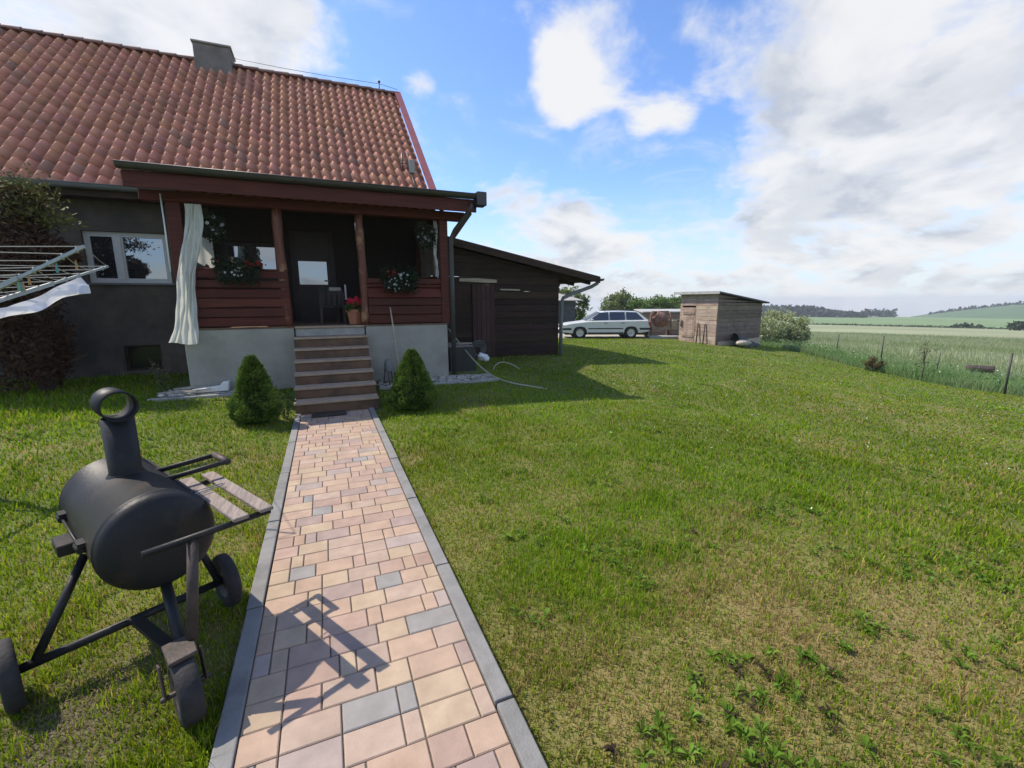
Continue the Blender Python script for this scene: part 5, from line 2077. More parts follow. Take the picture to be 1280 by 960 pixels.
# side skins and a rounded wrap between them
poly = [(x, z) for x, z in profile]
nP = len(poly)


def shrink(p, k):
    cx, czz = 0, .60
    return (cx + (p[0] - cx) * k, czz + (p[1] - czz) * k)


ringsY = [(-hw, .0), (-hw + .05, 1), (hw - .05, 1), (hw, .0)]
vs = []
for y, full in ringsY:
    for x, z in poly:
        zz, xx = z, x
        if not full:
            if z > .62:
                zz = z - .035
            if abs(x) > 2.2:
                xx = x * .975
        # plan-view rounding of nose and tail
        if abs(x) > 2.15 and abs(y) > .7:
            xx = xx * .965
        vs.append((xx, y, zz))
fs = []
for r in range(3):
    for i in range(nP):
        j = (i + 1) % nP
        fs.append((r * nP + i, r * nP + j, (r + 1) * nP + j, (r + 1) * nP + i))
fs.append(tuple(range(nP))[::-1])
fs.append(tuple(3 * nP + i for i in range(nP)))
mb.add(vs, fs)
body = mb.build('body', M['carpaint'], car, world=False, bevel=.018, seg=2)
# cabin: roof with pillars
zb, zr = .925, 1.425
cab_b = [(1.06, .76), (-2.25, .78)]
roofx = (.22, -1.72)
wb, wr = .80, .60
mb = MB()
R_ = []
for x, z, w in ((1.08, zb - .02, wb), (.24, 1.395, wr + .01), (.0, zr, wr - .02), (-.9, zr + .012, wr - .02), (-1.68, 1.405, wr - .01), (-1.80, 1.37, wr), (-2.27, zb + .02, wb - .01)):
    row = []
    for k in range(9):
        t = -1 + k / 4
        row.append((x, t * w, z - .03 * (abs(t) ** 4) * (1 if z > 1.2 else .3)))
    R_.append(row)
mb.grid(R_)
for sgn in (-1, 1):
    idx = 8 if sgn > 0 else 0
    pts = [r[idx] for r in R_]
    mb.add(pts, [tuple(range(len(pts)))])
mb.build('cabin', M['carpaint'], car, world=False, bevel=.012)


def side_pt(x, z, sgn, out=.006):
    # on the tapering cabin flank
    t = (z - zb) / (1.40 - zb)
    return (x, sgn * (wb + (wr + .005 - wb) * t + out), z)


def pane(name, pts, mat='carglass', parent=None):
    q = MB()
    q.add(pts, [tuple(range(len(pts)))])
    return q.build(name, M[mat], parent or car, world=False, fix=False)


for sgn in (1, -1):
    for xs in ([(.86, .955), (.30, 1.35), (-.16, 1.375), (-.16, .965)], [(-.22, .965), (-.22, 1.376), (-1.02, 1.376), (-1.02, .972)], [(-1.09, .972), (-1.09, 1.376), (-1.64, 1.355), (-2.02, .985)]):
        pane('side_window', [side_pt(x, z, sgn, .008) for x, z in xs])
# windscreen and rear window, 4 mm proud
pane('windscreen', [(1.045, -.68, .95), (1.045, .68, .95), (.285, .55, 1.385), (.285, -.55, 1.385)][::-1])
pane('rear_window', [(-2.255, -.66, .99), (-2.255, .66, .99), (-1.845, .54, 1.365), (-1.845, -.54, 1.365)])


def carbox(name, a, b, mat, bev=.01, parent=None):
    q = MB()
    q.box(a, b)
    return q.build(name, M[mat], parent or car, world=False, bevel=bev, seg=2)


carbox('front_bumper', (2.26, -.80, .44), (2.385, .80, .575), 'cartrim', .02)
carbox('rear_bumper', (-2.455, -.80, .44), (-2.36, .80, .575), 'cartrim', .02)
for sgn in (1, -1):
    y0, y1 = sorted((sgn * .80, sgn * .877))
    carbox('bumper_strip', (1.80, y0, .455), (2.26, y1, .56), 'cartrim', .01)
    carbox('bumper_strip', (-2.36, y0, .455), (-1.78, y1, .56), 'cartrim', .01)
    y0, y1 = sorted((sgn * .86, sgn * .880))
    carbox('rub_strip', (-.92, y0, .50), (.92, y1, .555), 'cartrim', .006)
    carbox('sill_trim', (-.94, y0, .23), (.94, y1 - sgn * .004 if sgn > 0 else y1, .33), 'cartrim', .006)
    hx = carbox('headlight', (2.18, *sorted((sgn * .40, sgn * .79))[:1], .595), (2.345, sorted((sgn * .40, sgn * .79))[1], .715), 'lampglass', .02)
    y0, y1 = sorted((sgn * .76, sgn * .86))
    carbox('indicator', (2.02, y0, .60), (2.24, y1, .71), 'amber', .015)
    y0, y1 = sorted((sgn * .55, sgn * .855))
    carbox('tail_light', (-2.40, y0, .66), (-2.30, y1, .86), 'redlens', .015)
    y0, y1 = sorted((sgn * .84, sgn * .98))
    carbox('wing_mirror', (.66, y0, .93), (.78, y1, 1.03), 'carpaint', .03)
    for hxp in (-.08, -.98):
        y0, y1 = sorted((sgn * .86, sgn * .885))
        carbox('door_handle', (hxp, y0, .80), (hxp + .16, y1, .83), 'cartrim', .006)
    q = MB()
    q.tube([(.05, sgn * .53, 1.43), (-.1, sgn * .54, 1.475), (-1.5, sgn * .54, 1.475), (-1.65, sgn * .53, 1.42)], .014, 8)
    q.build('roof_rail', M['cartrim'], car, world=False)
carbox('number_plate', (2.384, -.26, .455), (2.394, .26, .560), 'white', .003)
carbox('grille', (2.30, -.34, .61), (2.352, .34, .70), 'cartrim', .006)
q = MB()
for cx in (FA, RA):
    for sgn in (1, -1):
        y = sgn * .70
        q.lathe([(.001, 0), (A - .01, 0), (A - .01, .12), (.001, .12)], (cx, y - (.0 if sgn < 0 else .12) + (0 if sgn > 0 else 0), .30), (0, 1, 0), 24)
q.box((-2.1, -.7, .2), (2.1, .7, .3))
q.build('underbody', M['cartrim'], car, world=False)
for cx in (FA, RA):
    for sgn in (1, -1):
        c = (cx, sgn * .775, .31)
        q = MB()
        q.lathe([(.20, -.08), (.27, -.095), (.305, -.08), (.315, -.03), (.315, .03), (.305, .08), (.27, .095), (.20, .08)], c, (0, 1, 0), 32)
        w = q.build('wheel', M['rubber'], car, world=False)
        q = MB()
        yy = sgn
        ax = (0, sgn, 0)
        q.lathe([(.205, .075), (.19, .085), (.185, .05), (.05, .045), (.045, .07), (.001, .07)], c, ax, 28)
        for k in range(5):
            a = 2 * math.pi * k / 5
            p = Vector(c) + Vector((0, sgn * .062, 0))
            q.beam(p + Vector((.04 * math.cos(a), 0, .04 * math.sin(a))), p + Vector((.19 * math.cos(a), 0, .19 * math.sin(a))), .05, .03, (0, 1, 0))
        q.build('rim', M['alloy'], w, world=False)

# ------------------------------------------------------------------ PLANK SHED
SO = Vector((16.7, 15.43))
e1 = Vector((3.38, .45)).normalized()        # along the shaded long side
e2 = Vector((-.30, 1.97)).normalized()       # along the sunny door side
L1, L2 = 3.45, 2.05
sz = gz(SO.x + .5, SO.y + .5) - .05
shed = thing('plank_shed', 'small grey plank shed with a shallow sloping roof', 'shed', (SO.x, SO.y, sz))


def sh(a, b, z):
    return (SO.x + e1.x * a + e2.x * b, SO.y + e1.y * a + e2.y * b, sz + z)


rsd = random.Random(19)
ztop = lambda a: 2.42 - .125 * a


def planks(name, mat, start, direction, zfun, tone, label=None, holes=None):
    q = MB()
    z = -.25
    while z < 2.5:
        h = rsd.uniform(.14, .22)
        k = rsd.uniform(.82, 1.15) * tone
        c = (k, k * rsd.uniform(.93, 1.05), k * rsd.uniform(.88, 1.05))
        j = rsd.uniform(0, .018)
        z2 = z + h - .009
        if direction == 1:
            segs = [(.0, min(L1, (2.42 - .03 - z) / .125))] if z < 2.38 else []
            for s0, s1 in segs:
                t0, t1 = min(z2, ztop(s0) - .02), min(z2, ztop(s1) - .02)
                if t0 > z + .01:
                    t1 = max(t1, z + .002)
                    q.prism([sh(s0, -j, z), sh(s1, -j, z), sh(s1, -j, t1), sh(s0, -j, t0)], (e2.x * .03, e2.y * .03, 0), c)
        else:
            top = min(z2, ztop(0) - .02)
            if top > z + .01:
                for s0, s1 in (((.02, 1.15), (1.92, L2)) if z < 1.80 else ((.02, L2),)):
                    q.prism([sh(-j, s0, z), sh(-j, s1, z), sh(-j, s1, top), sh(-j, s0, top)], (e1.x * .03, e1.y * .03, 0), c)
        z += h
    return q.build(name, M[mat], shed)


planks('long_wall', 'greywood', 0, 1, None, .62)  # darker tone paints the shade of the long side into the planks
planks('door_wall', 'greywood', 0, 2, None, 1.25)  # lighter tone paints sunlight on the door side into the planks
q = MB()
for a, b in ((L1, 0), (0, L2), (L1, L2)):
    q.beam(sh(a - (.06 if a else -.06), b - (.06 if b else -.06), -.25), sh(a - (.06 if a else -.06), b - (.06 if b else -.06), ztop(a) - .05), .09, .09)
q.prism([sh(L1, .03, -.2), sh(L1, L2, -.2), sh(L1, L2, ztop(L1) - .02), sh(L1, .03, ztop(L1) - .02)], (-e1.x * .03, -e1.y * .03, 0), (.8, .8, .8))
q.prism([sh(.05, L2, -.2), sh(L1, L2, -.2), sh(L1, L2, ztop(L1) - .02), sh(.05, L2, ztop(.05) - .02)], (-e2.x * .03, -e2.y * .03, 0), (.8, .8, .8))
q.build('back_walls', M['greywood'], shed)
q = MB()
for i in range(6):
    k = rsd.uniform(.9, 1.35)
    b0 = 1.16 + i * .127
    q.prism([sh(-.025, b0, .02), sh(-.025, b0 + .12, .02), sh(-.025, b0 + .12, 1.78), sh(-.025, b0, 1.78)], (e1.x * .03, e1.y * .03, 0), (k, k * .95, k * .92))
dr_ = q.build('door', M['greywood'], shed)
for z in (.35, 1.45):
    q = MB()
    q.prism([sh(-.05, 1.2, z), sh(-.05, 1.85, z), sh(-.05, 1.85, z + .1), sh(-.05, 1.2, z + .1)], (e1.x * .024, e1.y * .024, 0), (.8, .75, .7))
    q.build('door_ledge', M['greywood'], dr_)
q = MB()
q.prism([sh(-.06, 1.86, .85), sh(-.06, 1.97, .85), sh(-.06, 1.97, 1.15), sh(-.06, 1.86, 1.15)], (e1.x * .02, e1.y * .02, 0), (.3, .28, .25))
q.build('latch_board', M['greywood'], dr_)
q = MB()
c4 = [sh(-.22, -.18, ztop(-.22)), sh(L1 + .3, -.18, ztop(L1 + .3)), sh(L1 + .3, L2 + .25, ztop(L1 + .3)), sh(-.22, L2 + .25, ztop(-.22))]
q.prism(c4, (0, 0, .07))
rf = q.build('roof', M['feltdark'], shed, bevel=.006)
q = MB()
for b in (.3, .9, 1.5, 2.0):
    q.prism([sh(-.20, b - .28, ztop(-.2) + .072), sh(L1 + .28, b - .28, ztop(L1 + .28) + .072), sh(L1 + .28, b + .29, ztop(L1 + .28) + .072), sh(-.20, b + .29, ztop(-.2) + .072)], (0, 0, .006 + .002 * (b > 1)))
q.prism([sh(-.245, -.19, ztop(-.22) - .045), sh(-.225, -.19, ztop(-.22) - .045), sh(-.225, L2 + .26, ztop(-.22) - .045), sh(-.245, L2 + .26, ztop(-.22) - .045)], (0, 0, .125))
q.build('roofing_felt', M['felt'], rf)
q = MB()
q.prism([sh(.1, -.06, -.12), sh(L1, -.06, -.12), sh(L1, -.06, .28), sh(.1, -.06, .20)], (e2.x * .03, e2.y * .03, 0))
q.build('base_boards', M['palewood'], shed)
for b, zt, lab in ((.55, 1.02, 'thin dark pole leaning on the shed, nearer its corner'), (.92, 1.05, 'thin dark pole leaning on the shed, nearer its door')):
    q = MB()
    q.tube([sh(-.16, b, .0), sh(-.065, b + .02, zt)], .028, 8)
    q2 = q.build('leaning_pole', M['darkdoor'], off=sh(-.28, b, 0))
    tag(q2, lab, 'pole', group='poles leaning on the shed')
# stone and dark tarpaulin heap at the shaded side
q = MB()
rr_ = random.Random(4)
c0 = Vector(sh(.95, -.75, .08))
P = []
for i in range(9):
    ph = math.pi * i / 8
    row = [(c0.x + .42 * math.sin(ph) * math.cos(t) * (1 + rr_.uniform(-.1, .1)), c0.y + .26 * math.sin(ph) * math.sin(t), c0.z + .10 + .15 * math.cos(ph) * (1 + rr_.uniform(-.1, .1))) for t in [2 * math.pi * j / 14 for j in range(14)]]
    row.append(row[0])
    P.append(row)
q.grid(P, (.95, .88, .78))
tag(q.build('boulder', M['stone'], off=tuple(c0), fix=False), 'pale rounded boulder lying by the shaded shed wall', 'boulder')
q = MB()
P = []
for i in range(11):
    s = i / 10
    row = []
    for j in range(9):
        t = j / 8
        a = .95 + 1.75 * s
        zz = (.62 * (1 - s) ** 1.2 + .08) * math.sin(math.pi * min(1, .15 + .85 * (1 - t))) * (1 if s < .95 else .3)
        row.append(sh(a + .05 * math.sin(j), -.62 + .55 * t, -.05 + zz * (t > 0) + .04 * math.sin(i * 2.1 + j)))
    P.append(row)
q.grid(P)
tag(q.build('tarpaulin', M['feltdark'], off=sh(1.4, -.4, 0), fix=False), 'dark tarpaulin heap slumped against the shaded shed wall', 'tarpaulin')

# ------------------------------------------------------------------ CONCRETE MIXER, low shed, slab
MX = Vector((16.95, 19.55))
mz = gz(MX.x, MX.y)
mxr = thing('concrete_mixer', 'rusty concrete mixer standing on a pale slab', 'concrete mixer', (MX.x, MX.y, mz))
ldir = Vector((-.72, -.55, .42)).normalized()
q = MB()
q.lathe([(.001, -.42), (.22, -.40), (.40, -.16), (.42, .06), (.40, .14), (.26, .42), (.25, .46), (.23, .46), (.24, .40), (.001, .2)], (MX.x, MX.y, mz + .98), Vector((-.75, .15, .55)), 28)
q.build('drum', M['rust'], mxr, fix=False)
q = MB()
ux_, uy_ = Vector((.93, -.37, 0)), Vector((.37, .93, 0))
c = Vector((MX.x, MX.y, mz))
for s in (-1, 1):
    q.tube([c + ux_ * .55 * s + uy_ * -.35, c + ux_ * .55 * s + uy_ * -.1 + Vector((0, 0, 1.25)), c + ux_ * .45 * s + Vector((0, 0, 1.42))], .035, 8)
    q.tube([c + ux_ * .55 * s + uy_ * .40, c + ux_ * .55 * s + Vector((0, 0, 1.0))], .03, 8)
q.tube([c + ux_ * -.45 + Vector((0, 0, 1.42)), c + ux_ * .45 + Vector((0, 0, 1.42))], .04, 8)
q.tube([c + ux_ * -.55 + uy_ * -.3 + Vector((0, 0, .3)), c + ux_ * .55 + uy_ * -.3 + Vector((0, 0, .3))], .03, 8)
q.build('frame', M['rust'], mxr)
q = MB()
q.box(c + ux_ * .5 + Vector((0, -.25, .45)), c + ux_ * .5 + Vector((.38, .2, .95)))
q.build('motor_housing', M['palewood'], mxr, bevel=.03)
for s in (-1, 1):
    wheel(mxr, c + uy_ * .42 + ux_ * .6 * s + Vector((0, 0, .22)), ux_, .22, .10, 'wheel', 'rust')
q = MB()
sx0 = Vector((16.2, 18.85, 0))
zs_ = gz(16.5, 19.0)
q.prism([(15.75, 18.86, zs_ - .05), (17.25, 18.26, zs_ - .05), (17.55, 18.95, zs_ - .05), (16.05, 19.55, zs_ - .05)], (0, 0, .19))
tag(q.build('concrete_slab', M['concrete'], off=(16.5, 18.9, zs_), bevel=.015), 'pale flat concrete slab in front of the mixer', 'slab')
lz_ = gz(19, 22)
ls = thing('low_shed', 'low brown lean-to with a pale roof behind the plank shed', 'shed', (19.2, 22.2, lz_))
q = MB()
a, b = Vector((18.15, 22.35, lz_ - .2)), Vector((20.9, 21.25, lz_ - .2))
dd = (b - a).normalized()
nn = Vector((-dd.y, dd.x, 0))
for i in range(8):
    k = rsd.uniform(.7, 1.2)
    z = i * .2
    q.prism([a + Vector((0, 0, z)), b + Vector((0, 0, z)), b + Vector((0, 0, z + .192)), a + Vector((0, 0, z + .192))], nn * .03, (k, k * .92, k * .88))
q.prism([a + nn * .03, a + nn * 1.6, a + nn * 1.6 + Vector((0, 0, 1.7)), a + nn * .03 + Vector((0, 0, 1.6))], dd * .03, (.7, .65, .6))
q.build('wall', M['greywood'], ls)
q = MB()
q.prism([a - dd * .15 - nn * .15 + Vector((0, 0, 1.62)), b + dd * .15 - nn * .15 + Vector((0, 0, 1.62)), b + dd * .15 + nn * 1.8 + Vector((0, 0, 1.74)), a - dd * .15 + nn * 1.8 + Vector((0, 0, 1.74))], (0, 0, .07))
q.build('roof', M['felt'], ls)
# dark barn beyond the outbuilding
bn_z = gz(16.5, 31)
brn = thing('dark_barn', 'low dark barn with a pale roof edge behind the outbuilding', 'barn', (15.0, 31.0, bn_z))
q = MB()
q.box((10.5, 31.0, bn_z - .4), (18.4, 36, 1.62))
q.build('wall', M['barn'], brn)
q = MB()
q.prism([(10.2, 30.6, 1.625), (18.9, 30.6, 1.625), (18.1, 33.5, 2.25), (10.2, 33.5, 2.25)], (0, 0, .06))
q.prism([(10.2, 33.5, 2.25), (18.1, 33.5, 2.25), (18.9, 36.4, 1.625), (10.2, 36.4, 1.625)], (0, 0, .06))
q.build('roof', M['concrete'], brn)

# ------------------------------------------------------------------ TREES beyond the yard


def tree(name, label, cat, loc, trunk_h, blobs, leaf, n, c1, c2, seed, group=None, trunk_r=.12, density=.55, sink=0.0, top=None):
    x0, y0 = loc
    zg = gz(x0, y0)
    z0 = zg - sink if top is None else top - max(b[2] + b[3] * .75 for b in blobs)
    t0 = thing(name, label, cat, (x0, y0, zg), group=group)
    rng = np.random.default_rng(seed)
    Ps, Sh = [], []
    tot = sum(b[3] ** 2 for b in blobs)
    mbk = MB()
    mbk.tube([(x0, y0, min(z0, zg) - .2), (x0 + .05, y0, z0 + trunk_h * .6), (x0, y0 + .04, z0 + trunk_h * 1.15)], [trunk_r, trunk_r * .75, trunk_r * .45], 10)
    for bx, by, bz, br in blobs:
        k = int(n * br * br / tot)
        # clumps inside each lobe give the crown light and dark pockets
        nc = max(8, int(22 * br))
        d = rng.normal(size=(nc, 3))
        d /= np.linalg.norm(d, axis=1)[:, None]
        cc = d * (br * rng.uniform(.5, 1.0, nc) ** .6)[:, None]
        ci = rng.integers(0, nc, k)
        P = cc[ci] + rng.normal(size=(k, 3)) * br * .17
        P[:, 2] *= .85
        Ps.append(P + np.array([x0 + bx, y0 + by, z0 + bz]))
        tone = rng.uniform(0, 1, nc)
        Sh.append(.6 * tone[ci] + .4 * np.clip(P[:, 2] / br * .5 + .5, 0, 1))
        mbk.tube([(x0, y0, z0 + trunk_h * .7), (x0 + bx * .5, y0 + by * .5, z0 + (trunk_h + bz) * .5), (x0 + bx, y0 + by, z0 + bz)], [trunk_r * .5, trunk_r * .3, trunk_r * .12], 6)
    mbk.build('trunk', M['bark'], t0)
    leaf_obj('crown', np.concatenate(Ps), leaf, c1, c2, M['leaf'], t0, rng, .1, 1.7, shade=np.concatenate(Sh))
    return t0


# behind the outbuilding's corner
tree('leafy_tree', 'tall light green tree behind the dark barn by the downpipe', 'tree', (22.6, 39.5), 1.4, [(-1.6, 0, 2.2, 1.2), (.2, .2, 2.6, 1.3), (1.2, 0, 1.5, 1.0), (1.7, 0, 2.6, .7), (-.6, 0, 3.2, .8), (.8, 0, .9, .9)], .26, 3800, (.07, .115, .025), (.22, .28, .075), 61, top=3.0)
tree('leafy_tree', 'rounded tree beyond the car, yellowish on its left', 'tree', (37.4, 51.5), 1.5, [(-.9, 0, 2.0, 1.5), (.6, .2, 2.7, 1.4), (1.6, 0, 1.8, 1.2), (-1.6, 0, 1.3, 1.0)], .32, 4200, (.075, .12, .03), (.24, .28, .09), 62, 'trees beyond the parked car', top=2.75)
tree('leafy_tree', 'broad bright green tree between the car roof and the mixer', 'tree', (40.6, 50.0), 1.4, [(-1.4, 0, 2.0, 1.5), (.5, 0, 2.3, 1.4), (1.7, 0, 1.9, 1.3)], .32, 4200, (.06, .12, .025), (.18, .29, .065), 63, 'trees beyond the parked car', top=1.9)
tree('leafy_tree', 'broad green tree rising over the low lean-to roof', 'tree', (43.3, 48.7), 1.4, [(-1.3, 0, 2.1, 1.4), (.5, 0, 2.2, 1.4), (1.8, 0, 1.8, 1.4)], .32, 4200, (.055, .11, .025), (.165, .27, .06), 64, 'trees beyond the parked car', top=2.1)
tree('leafy_tree', 'lower green tree just left of the plank shed roof', 'tree', (46.2, 47.6), 1.3, [(-1.3, 0, 1.8, 1.4), (.6, 0, 1.9, 1.4), (2.2, 0, 1.4, 1.3)], .32, 3600, (.055, .11, .025), (.165, .255, .06), 65, 'trees beyond the parked car', top=1.9)
tree('hedge_bush', 'dark low bush hiding behind the estate car', 'bush', (21.5, 28.0), .8, [(-.9, 0, .7, .8), (.5, 0, .8, .8), (1.5, 0, .6, .7)], .18, 3000, (.025, .05, .015), (.07, .11, .03), 66)
# elder bush right of the shed
tree('flowering_bush', 'big pale flowering bush right of the plank shed', 'bush', (25.8, 19.0), .9, [(-1.3, 0, 1.25, .95), (-.2, .3, 1.5, .95), (.9, 0, 1.35, .9), (1.6, 0, .9, .65), (-2.0, .1, .8, .75), (.3, -.3, .7, .9)], .13, 12000, (.15, .21, .065), (.48, .50, .27), 67)
tree('sapling', 'slender pale-branched sapling among the tall grass by the fence', 'sapling', (18.95, 8.55), .9, [(-.1, 0, .95, .24), (.15, 0, 1.15, .22), (-.2, 0, 1.25, .16), (-.25, 0, .65, .2)], .055, 420, (.12, .16, .06), (.34, .36, .20), 68, trunk_r=.028)
tree('withered_shrub', 'small brown withered shrub at the lawn edge', 'shrub', (19.35, 10.2), .35, [(-.15, 0, .22, .26), (.15, .1, .28, .28), (.32, 0, .18, .2)], .06, 1500, (.05, .035, .018), (.15, .12, .04), 69, trunk_r=.02)

# ------------------------------------------------------------------ FENCE, tall grass, trough
posts = [(18.35, 6.25, 1.22, .035), (20.6, 8.9, 1.0, .02), (23.9, 12.4, 1.35, .035), (28.5, 17.2, 1.35, .035), (32.4, 22.1, 1.3, .035), (35.0, 26.5, 1.3, .035)]
fz = thing('wire_fence', 'wire fence on thin dark posts along the field', 'fence', (18.95, 5.9, gz(18.95, 5.9)))
allp = [(15.4, .8, 1.2, .035)] + posts
rf_ = random.Random(3)
for x, y, hgt, r in allp:
    z = gz(x, y)
    q = MB()
    q.tube([(x, y, z - .2), (x + rf_.uniform(0, .06), y + rf_.uniform(-.04, .04), z + hgt)], [r * .8, r * .75], 8)
    q.build('post', M['darkplastic'], fz)
q = MB()
for f in (.45, .8, .97):
    for (xa, ya, ha, _), (xb, yb_, hb_, _) in zip(allp[:-1], allp[1:]):
        a = Vector((xa, ya, gz(xa, ya) + 1.15 * f))
        b = Vector((xb, yb_, gz(xb, yb_) + 1.15 * f))
        q.tube([a, a.lerp(b, .5) + Vector((0, 0, -.03)), b], .0016, 4, caps=False)
q.build('wires', M['steelwire'], fz)

rng = np.random.default_rng(88)


def tall_grass():
    # uncut strip along the lawn edge, out to beyond the fence
    n = 70000
    y = rng.uniform(-8, 34, n)
    e = edge_x(y)
    d = rng.exponential(3.2, n)
    x = e + d
    k = np.hypot(x, y) < 45
    x, y, d = x[k], y[k], d[k]
    n = len(x)
    clump = fbm2(x * .55, y * .55, 91, 3)
    h = (.16 + .50 * rng.uniform(.3, 1, n) * np.clip(clump * 1.6 - .2, .15, 1.1)) * (1 - .35 * np.exp(-d / .5))
    w = rng.uniform(.008, .016, n) * np.maximum(1, np.hypot(x, y) / 18)
    base = np.where(rng.uniform(0, 1, (n, 1)) < .6, np.array([.15, .27, .075]), np.array([.25, .35, .13]))
    pale = np.clip((fbm2(x * .3, y * .3, 93, 3) - .42) * 3, 0, 1)[:, None]
    col = base * (1 - .5 * pale) + np.array([.36, .40, .23]) * .5 * pale
    col = col * rng.uniform(.7, 1.25, (n, 1))
    o = blade_mesh('tall_grass', x, y, terrain(x, y), h, w, col, M['blade'], .55, seed=12)
    tag(o, 'tall uncut grass and weeds along the fence', 'tall grass', kind='stuff')
    # seed heads of the crop beyond
    n = 150000
    r = 26 + 64 * rng.uniform(0, 1, n) ** 1.3
    th_ = rng.uniform(YAW - .1, YAW + .95, n)
    x, y = r * np.sin(th_), r * np.cos(th_)
    k = x > edge_x(y) + 6
    x, y, r = x[k], y[k], r[k]
    n = len(x)
    h = .22 + .26 * rng.uniform(0, 1, n) * (.4 + fbm2(x * .2, y * .2, 95, 3))
    w = .010 * r / 26 * rng.uniform(.6, 1.4, n)
    c1, c2 = np.array([.18, .25, .09]), np.array([.38, .40, .25])
    t = np.clip(fbm2(x * .15, y * .06, 97, 3) * 1.4 - .25 + rng.normal(size=n) * .25, 0, 1)[:, None]
    o = blade_mesh('crop', x, y, terrain(x, y), h, w, c1 * (1 - t) + c2 * t, M['blade'], .5, seed=13, tipcol=1.1)
    tag(o, 'pale green ripening crop covering the field', 'crop', kind='stuff')


tall_grass()
# broad-leaved weeds in the strip
n = 5200
y = rng.uniform(0, 26, n)
x = edge_x(y) + .15 + rng.exponential(1.3, n)
k = fbm2(x * .8, y * .8, 99, 3) > .5
P = np.stack([x[k], y[k], terrain(x[k], y[k]) + rng.uniform(.05, .55, k.sum())], 1)
tag(leaf_obj('rank_weeds', P, .09, (.07, .15, .04), (.17, .27, .10), M['leaf'], rng=rng, upbias=.2, aspect=2.2), 'rank leafy weeds mixed into the uncut strip', 'weeds', kind='stuff')
n = 260
y = rng.uniform(0, 26, n)
x = edge_x(y) + .1 + rng.exponential(1.6, n)
P = np.stack([x, y, terrain(x, y) + rng.uniform(.3, .75, n)], 1)
tag(leaf_obj('cow_parsley', P, .045, (.55, .57, .48), (.7, .7, .62), M['petal'], rng=rng, aspect=1.1), 'small white umbel flowers above the uncut strip', 'wildflowers', kind='stuff')
tz = gz(29.9, 11.1)
q = MB()
q.lathe([(.001, -.42), (.15, -.42), (.16, -.38), (.145, -.2), (.16, 0), (.145, .2), (.16, .38), (.15, .42), (.001, .42)], (25.6, 9.6, gz(25.6, 9.6) + .44), (.45, -.89, 0), 22)
tag(q.build('rusty_barrel', M['rustysteel'], off=(25.6, 9.6, gz(25.6, 9.6))), 'rusty brown barrel lying half hidden in the field grass', 'barrel')

# ------------------------------------------------------------------ FAR COUNTRY


def at_az(px, dist):
    """a spot on the ground at a bearing (radians east of north) and distance"""
    return dist * math.sin(px), dist * math.cos(px)


def bearing(px):
    return YAW + math.atan2(px - 640, 565)


def ridge_mesh(name, b0, b1, dist, depth, prof, col, label):
    """a low hill: a lofted ridge across the view; prof(t) gives its crest height above sea of the valley"""
    q = MB()
    P = []
    nb, nd = 60, 10
    for j in range(nd + 1):
        s = j / nd
        row = []
        for i in range(nb + 1):
            t = i / nb
            b = b0 + (b1 - b0) * t
            d = dist + depth * s
            x, y = at_az(b, d)
            base = gz(x, y) - 4
            zc = prof(t)
            k = math.sin(math.pi * min(1, s * 1.0)) ** .8 if 0 < s < 1 else 0
            row.append((x, y, base + (zc - base) * k))
        P.append(row)
    q.grid(P, col)
    o = q.build(name, pmat(name + '_cover', (1, 1, 1), .95, .2, .02, .3, .2, attr=True), fix=False)
    return tag(o, label, 'hill', kind='structure')


def far_wood(name, b0, b1, d0, d1, hfun, n, size, seed, c1, c2, label, zfun=None):
    rng = np.random.default_rng(seed)
    t = rng.uniform(0, 1, n)
    b = b0 + (b1 - b0) * t
    d = rng.uniform(d0, d1, n)
    x, y = d * np.sin(b), d * np.cos(b)
    z0 = terrain(x, y) if zfun is None else zfun(t, d)
    hh = hfun(t) * (.72 + .5 * vnoise(t * 90, d * .05, seed))
    z = z0 + hh * rng.uniform(0, 1, n) ** .7
    P = np.stack([x, y, z], 1)
    o = leaf_obj(name, P, size, c1, c2, M['leaf'], rng=rng, upbias=.1, aspect=1.3)
    return tag(o, label, 'woodland', kind='stuff')


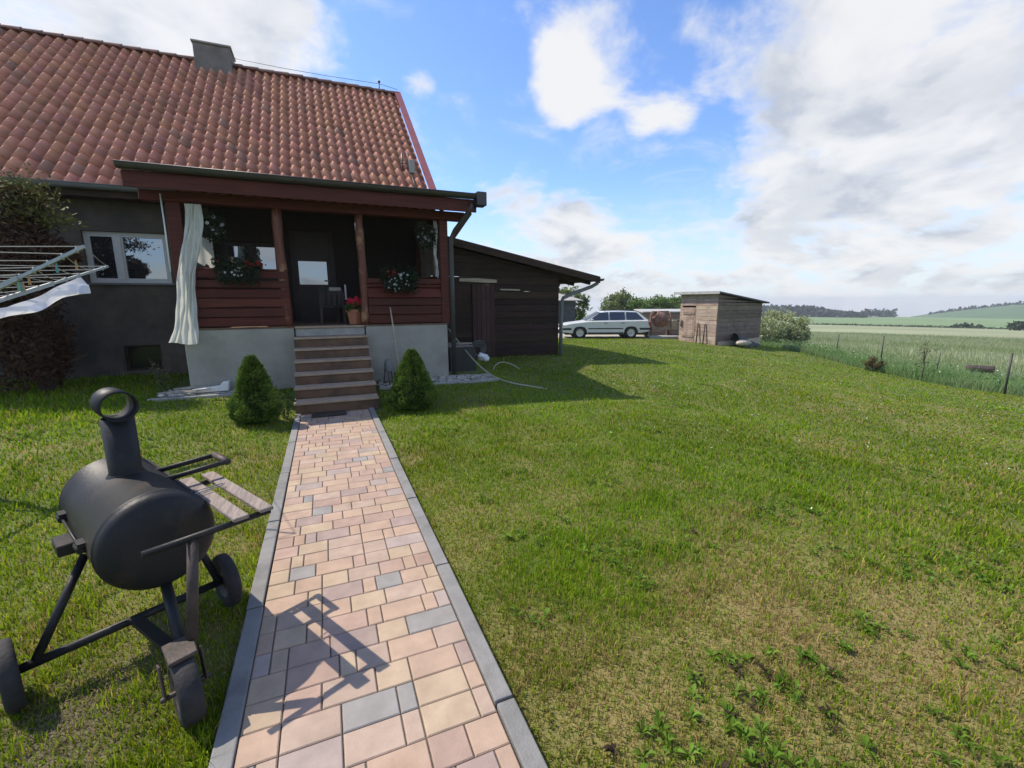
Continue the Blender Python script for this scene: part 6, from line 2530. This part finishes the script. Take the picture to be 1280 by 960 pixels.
far_wood('far_wood', bearing(930), bearing(1082), 560, 640, lambda t: 8.5 * np.clip(np.minimum((1.0 - t) * 2.2, 1), .25, 1), 9000, 4.6, 71, (.020, .038, .020), (.045, .070, .034), 'dark wooded rise on the skyline right of the plank shed')
far_wood('far_tree_row', bearing(1080), bearing(1122), 640, 690, lambda t: 5.0 + 3.0 * np.sin(t * 11) ** 2, 500, 3.2, 72, (.020, .040, .020), (.05, .08, .036), 'short row of far trees on the skyline between the two hills')
ridge_mesh('far_hill', bearing(1140), bearing(1420), 640, 420, lambda t: -23.5 + 19.5 * min(1, t * 1.9) ** .75, (.085, .145, .06), 'low green hill rising on the right skyline')
far_wood('hill_hedges', bearing(1165), bearing(1400), 830, 860, lambda t: 4.5 + 0 * t, 1500, 4.0, 73, (.022, .042, .024), (.05, .075, .04), 'dark strip of wood along the crest of the right hill',
         zfun=lambda t, d: -23.5 + 19.5 * np.minimum(1, (t * .85 + .06) * 1.9) ** .75 - 2.5)
far_wood('field_margin', bearing(1005), bearing(1300), 229, 232, lambda t: .32 + 0 * t, 1600, .55, 76, (.022, .042, .020), (.05, .085, .032), 'thin dark field margin line between crop and far meadow')
far_wood('field_hedge', bearing(1195), bearing(1235), 236, 240, lambda t: 1.1 * np.sin(np.pi * t) ** .6 + .2, 200, 1.0, 74, (.022, .042, .020), (.055, .085, .035), 'dark hedge clump where the crop meets the far meadow')
far_wood('field_hedge', bearing(1268), bearing(1330), 200, 206, lambda t: 2.4 + 0 * t, 420, 1.1, 75, (.022, .042, .020), (.055, .085, .035), 'dark hedge at the right edge of the far meadow')

# ------------------------------------------------------------------ the light summer haze over the valley


def build_haze():
    dens = 0.00042
    mb = MB()
    mb.box((-1050, -620, -75), (1850, 1850, 12))
    m = bpy.data.materials.new('summer_haze')
    m.use_nodes = True
    nt = m.node_tree
    nt.nodes.clear()
    out = N(nt, 'ShaderNodeOutputMaterial')
    v = N(nt, 'ShaderNodeVolumePrincipled')
    v.inputs['Color'].default_value = (.86, .90, .96, 1)
    v.inputs['Density'].default_value = dens
    v.inputs['Anisotropy'].default_value = 0.2
    nt.links.new(v.outputs[0], out.inputs['Volume'])
    o = mb.build('haze', m, fix=True)
    tag(o, 'thin pale summer haze over the valley', 'haze', kind='stuff')


build_haze()
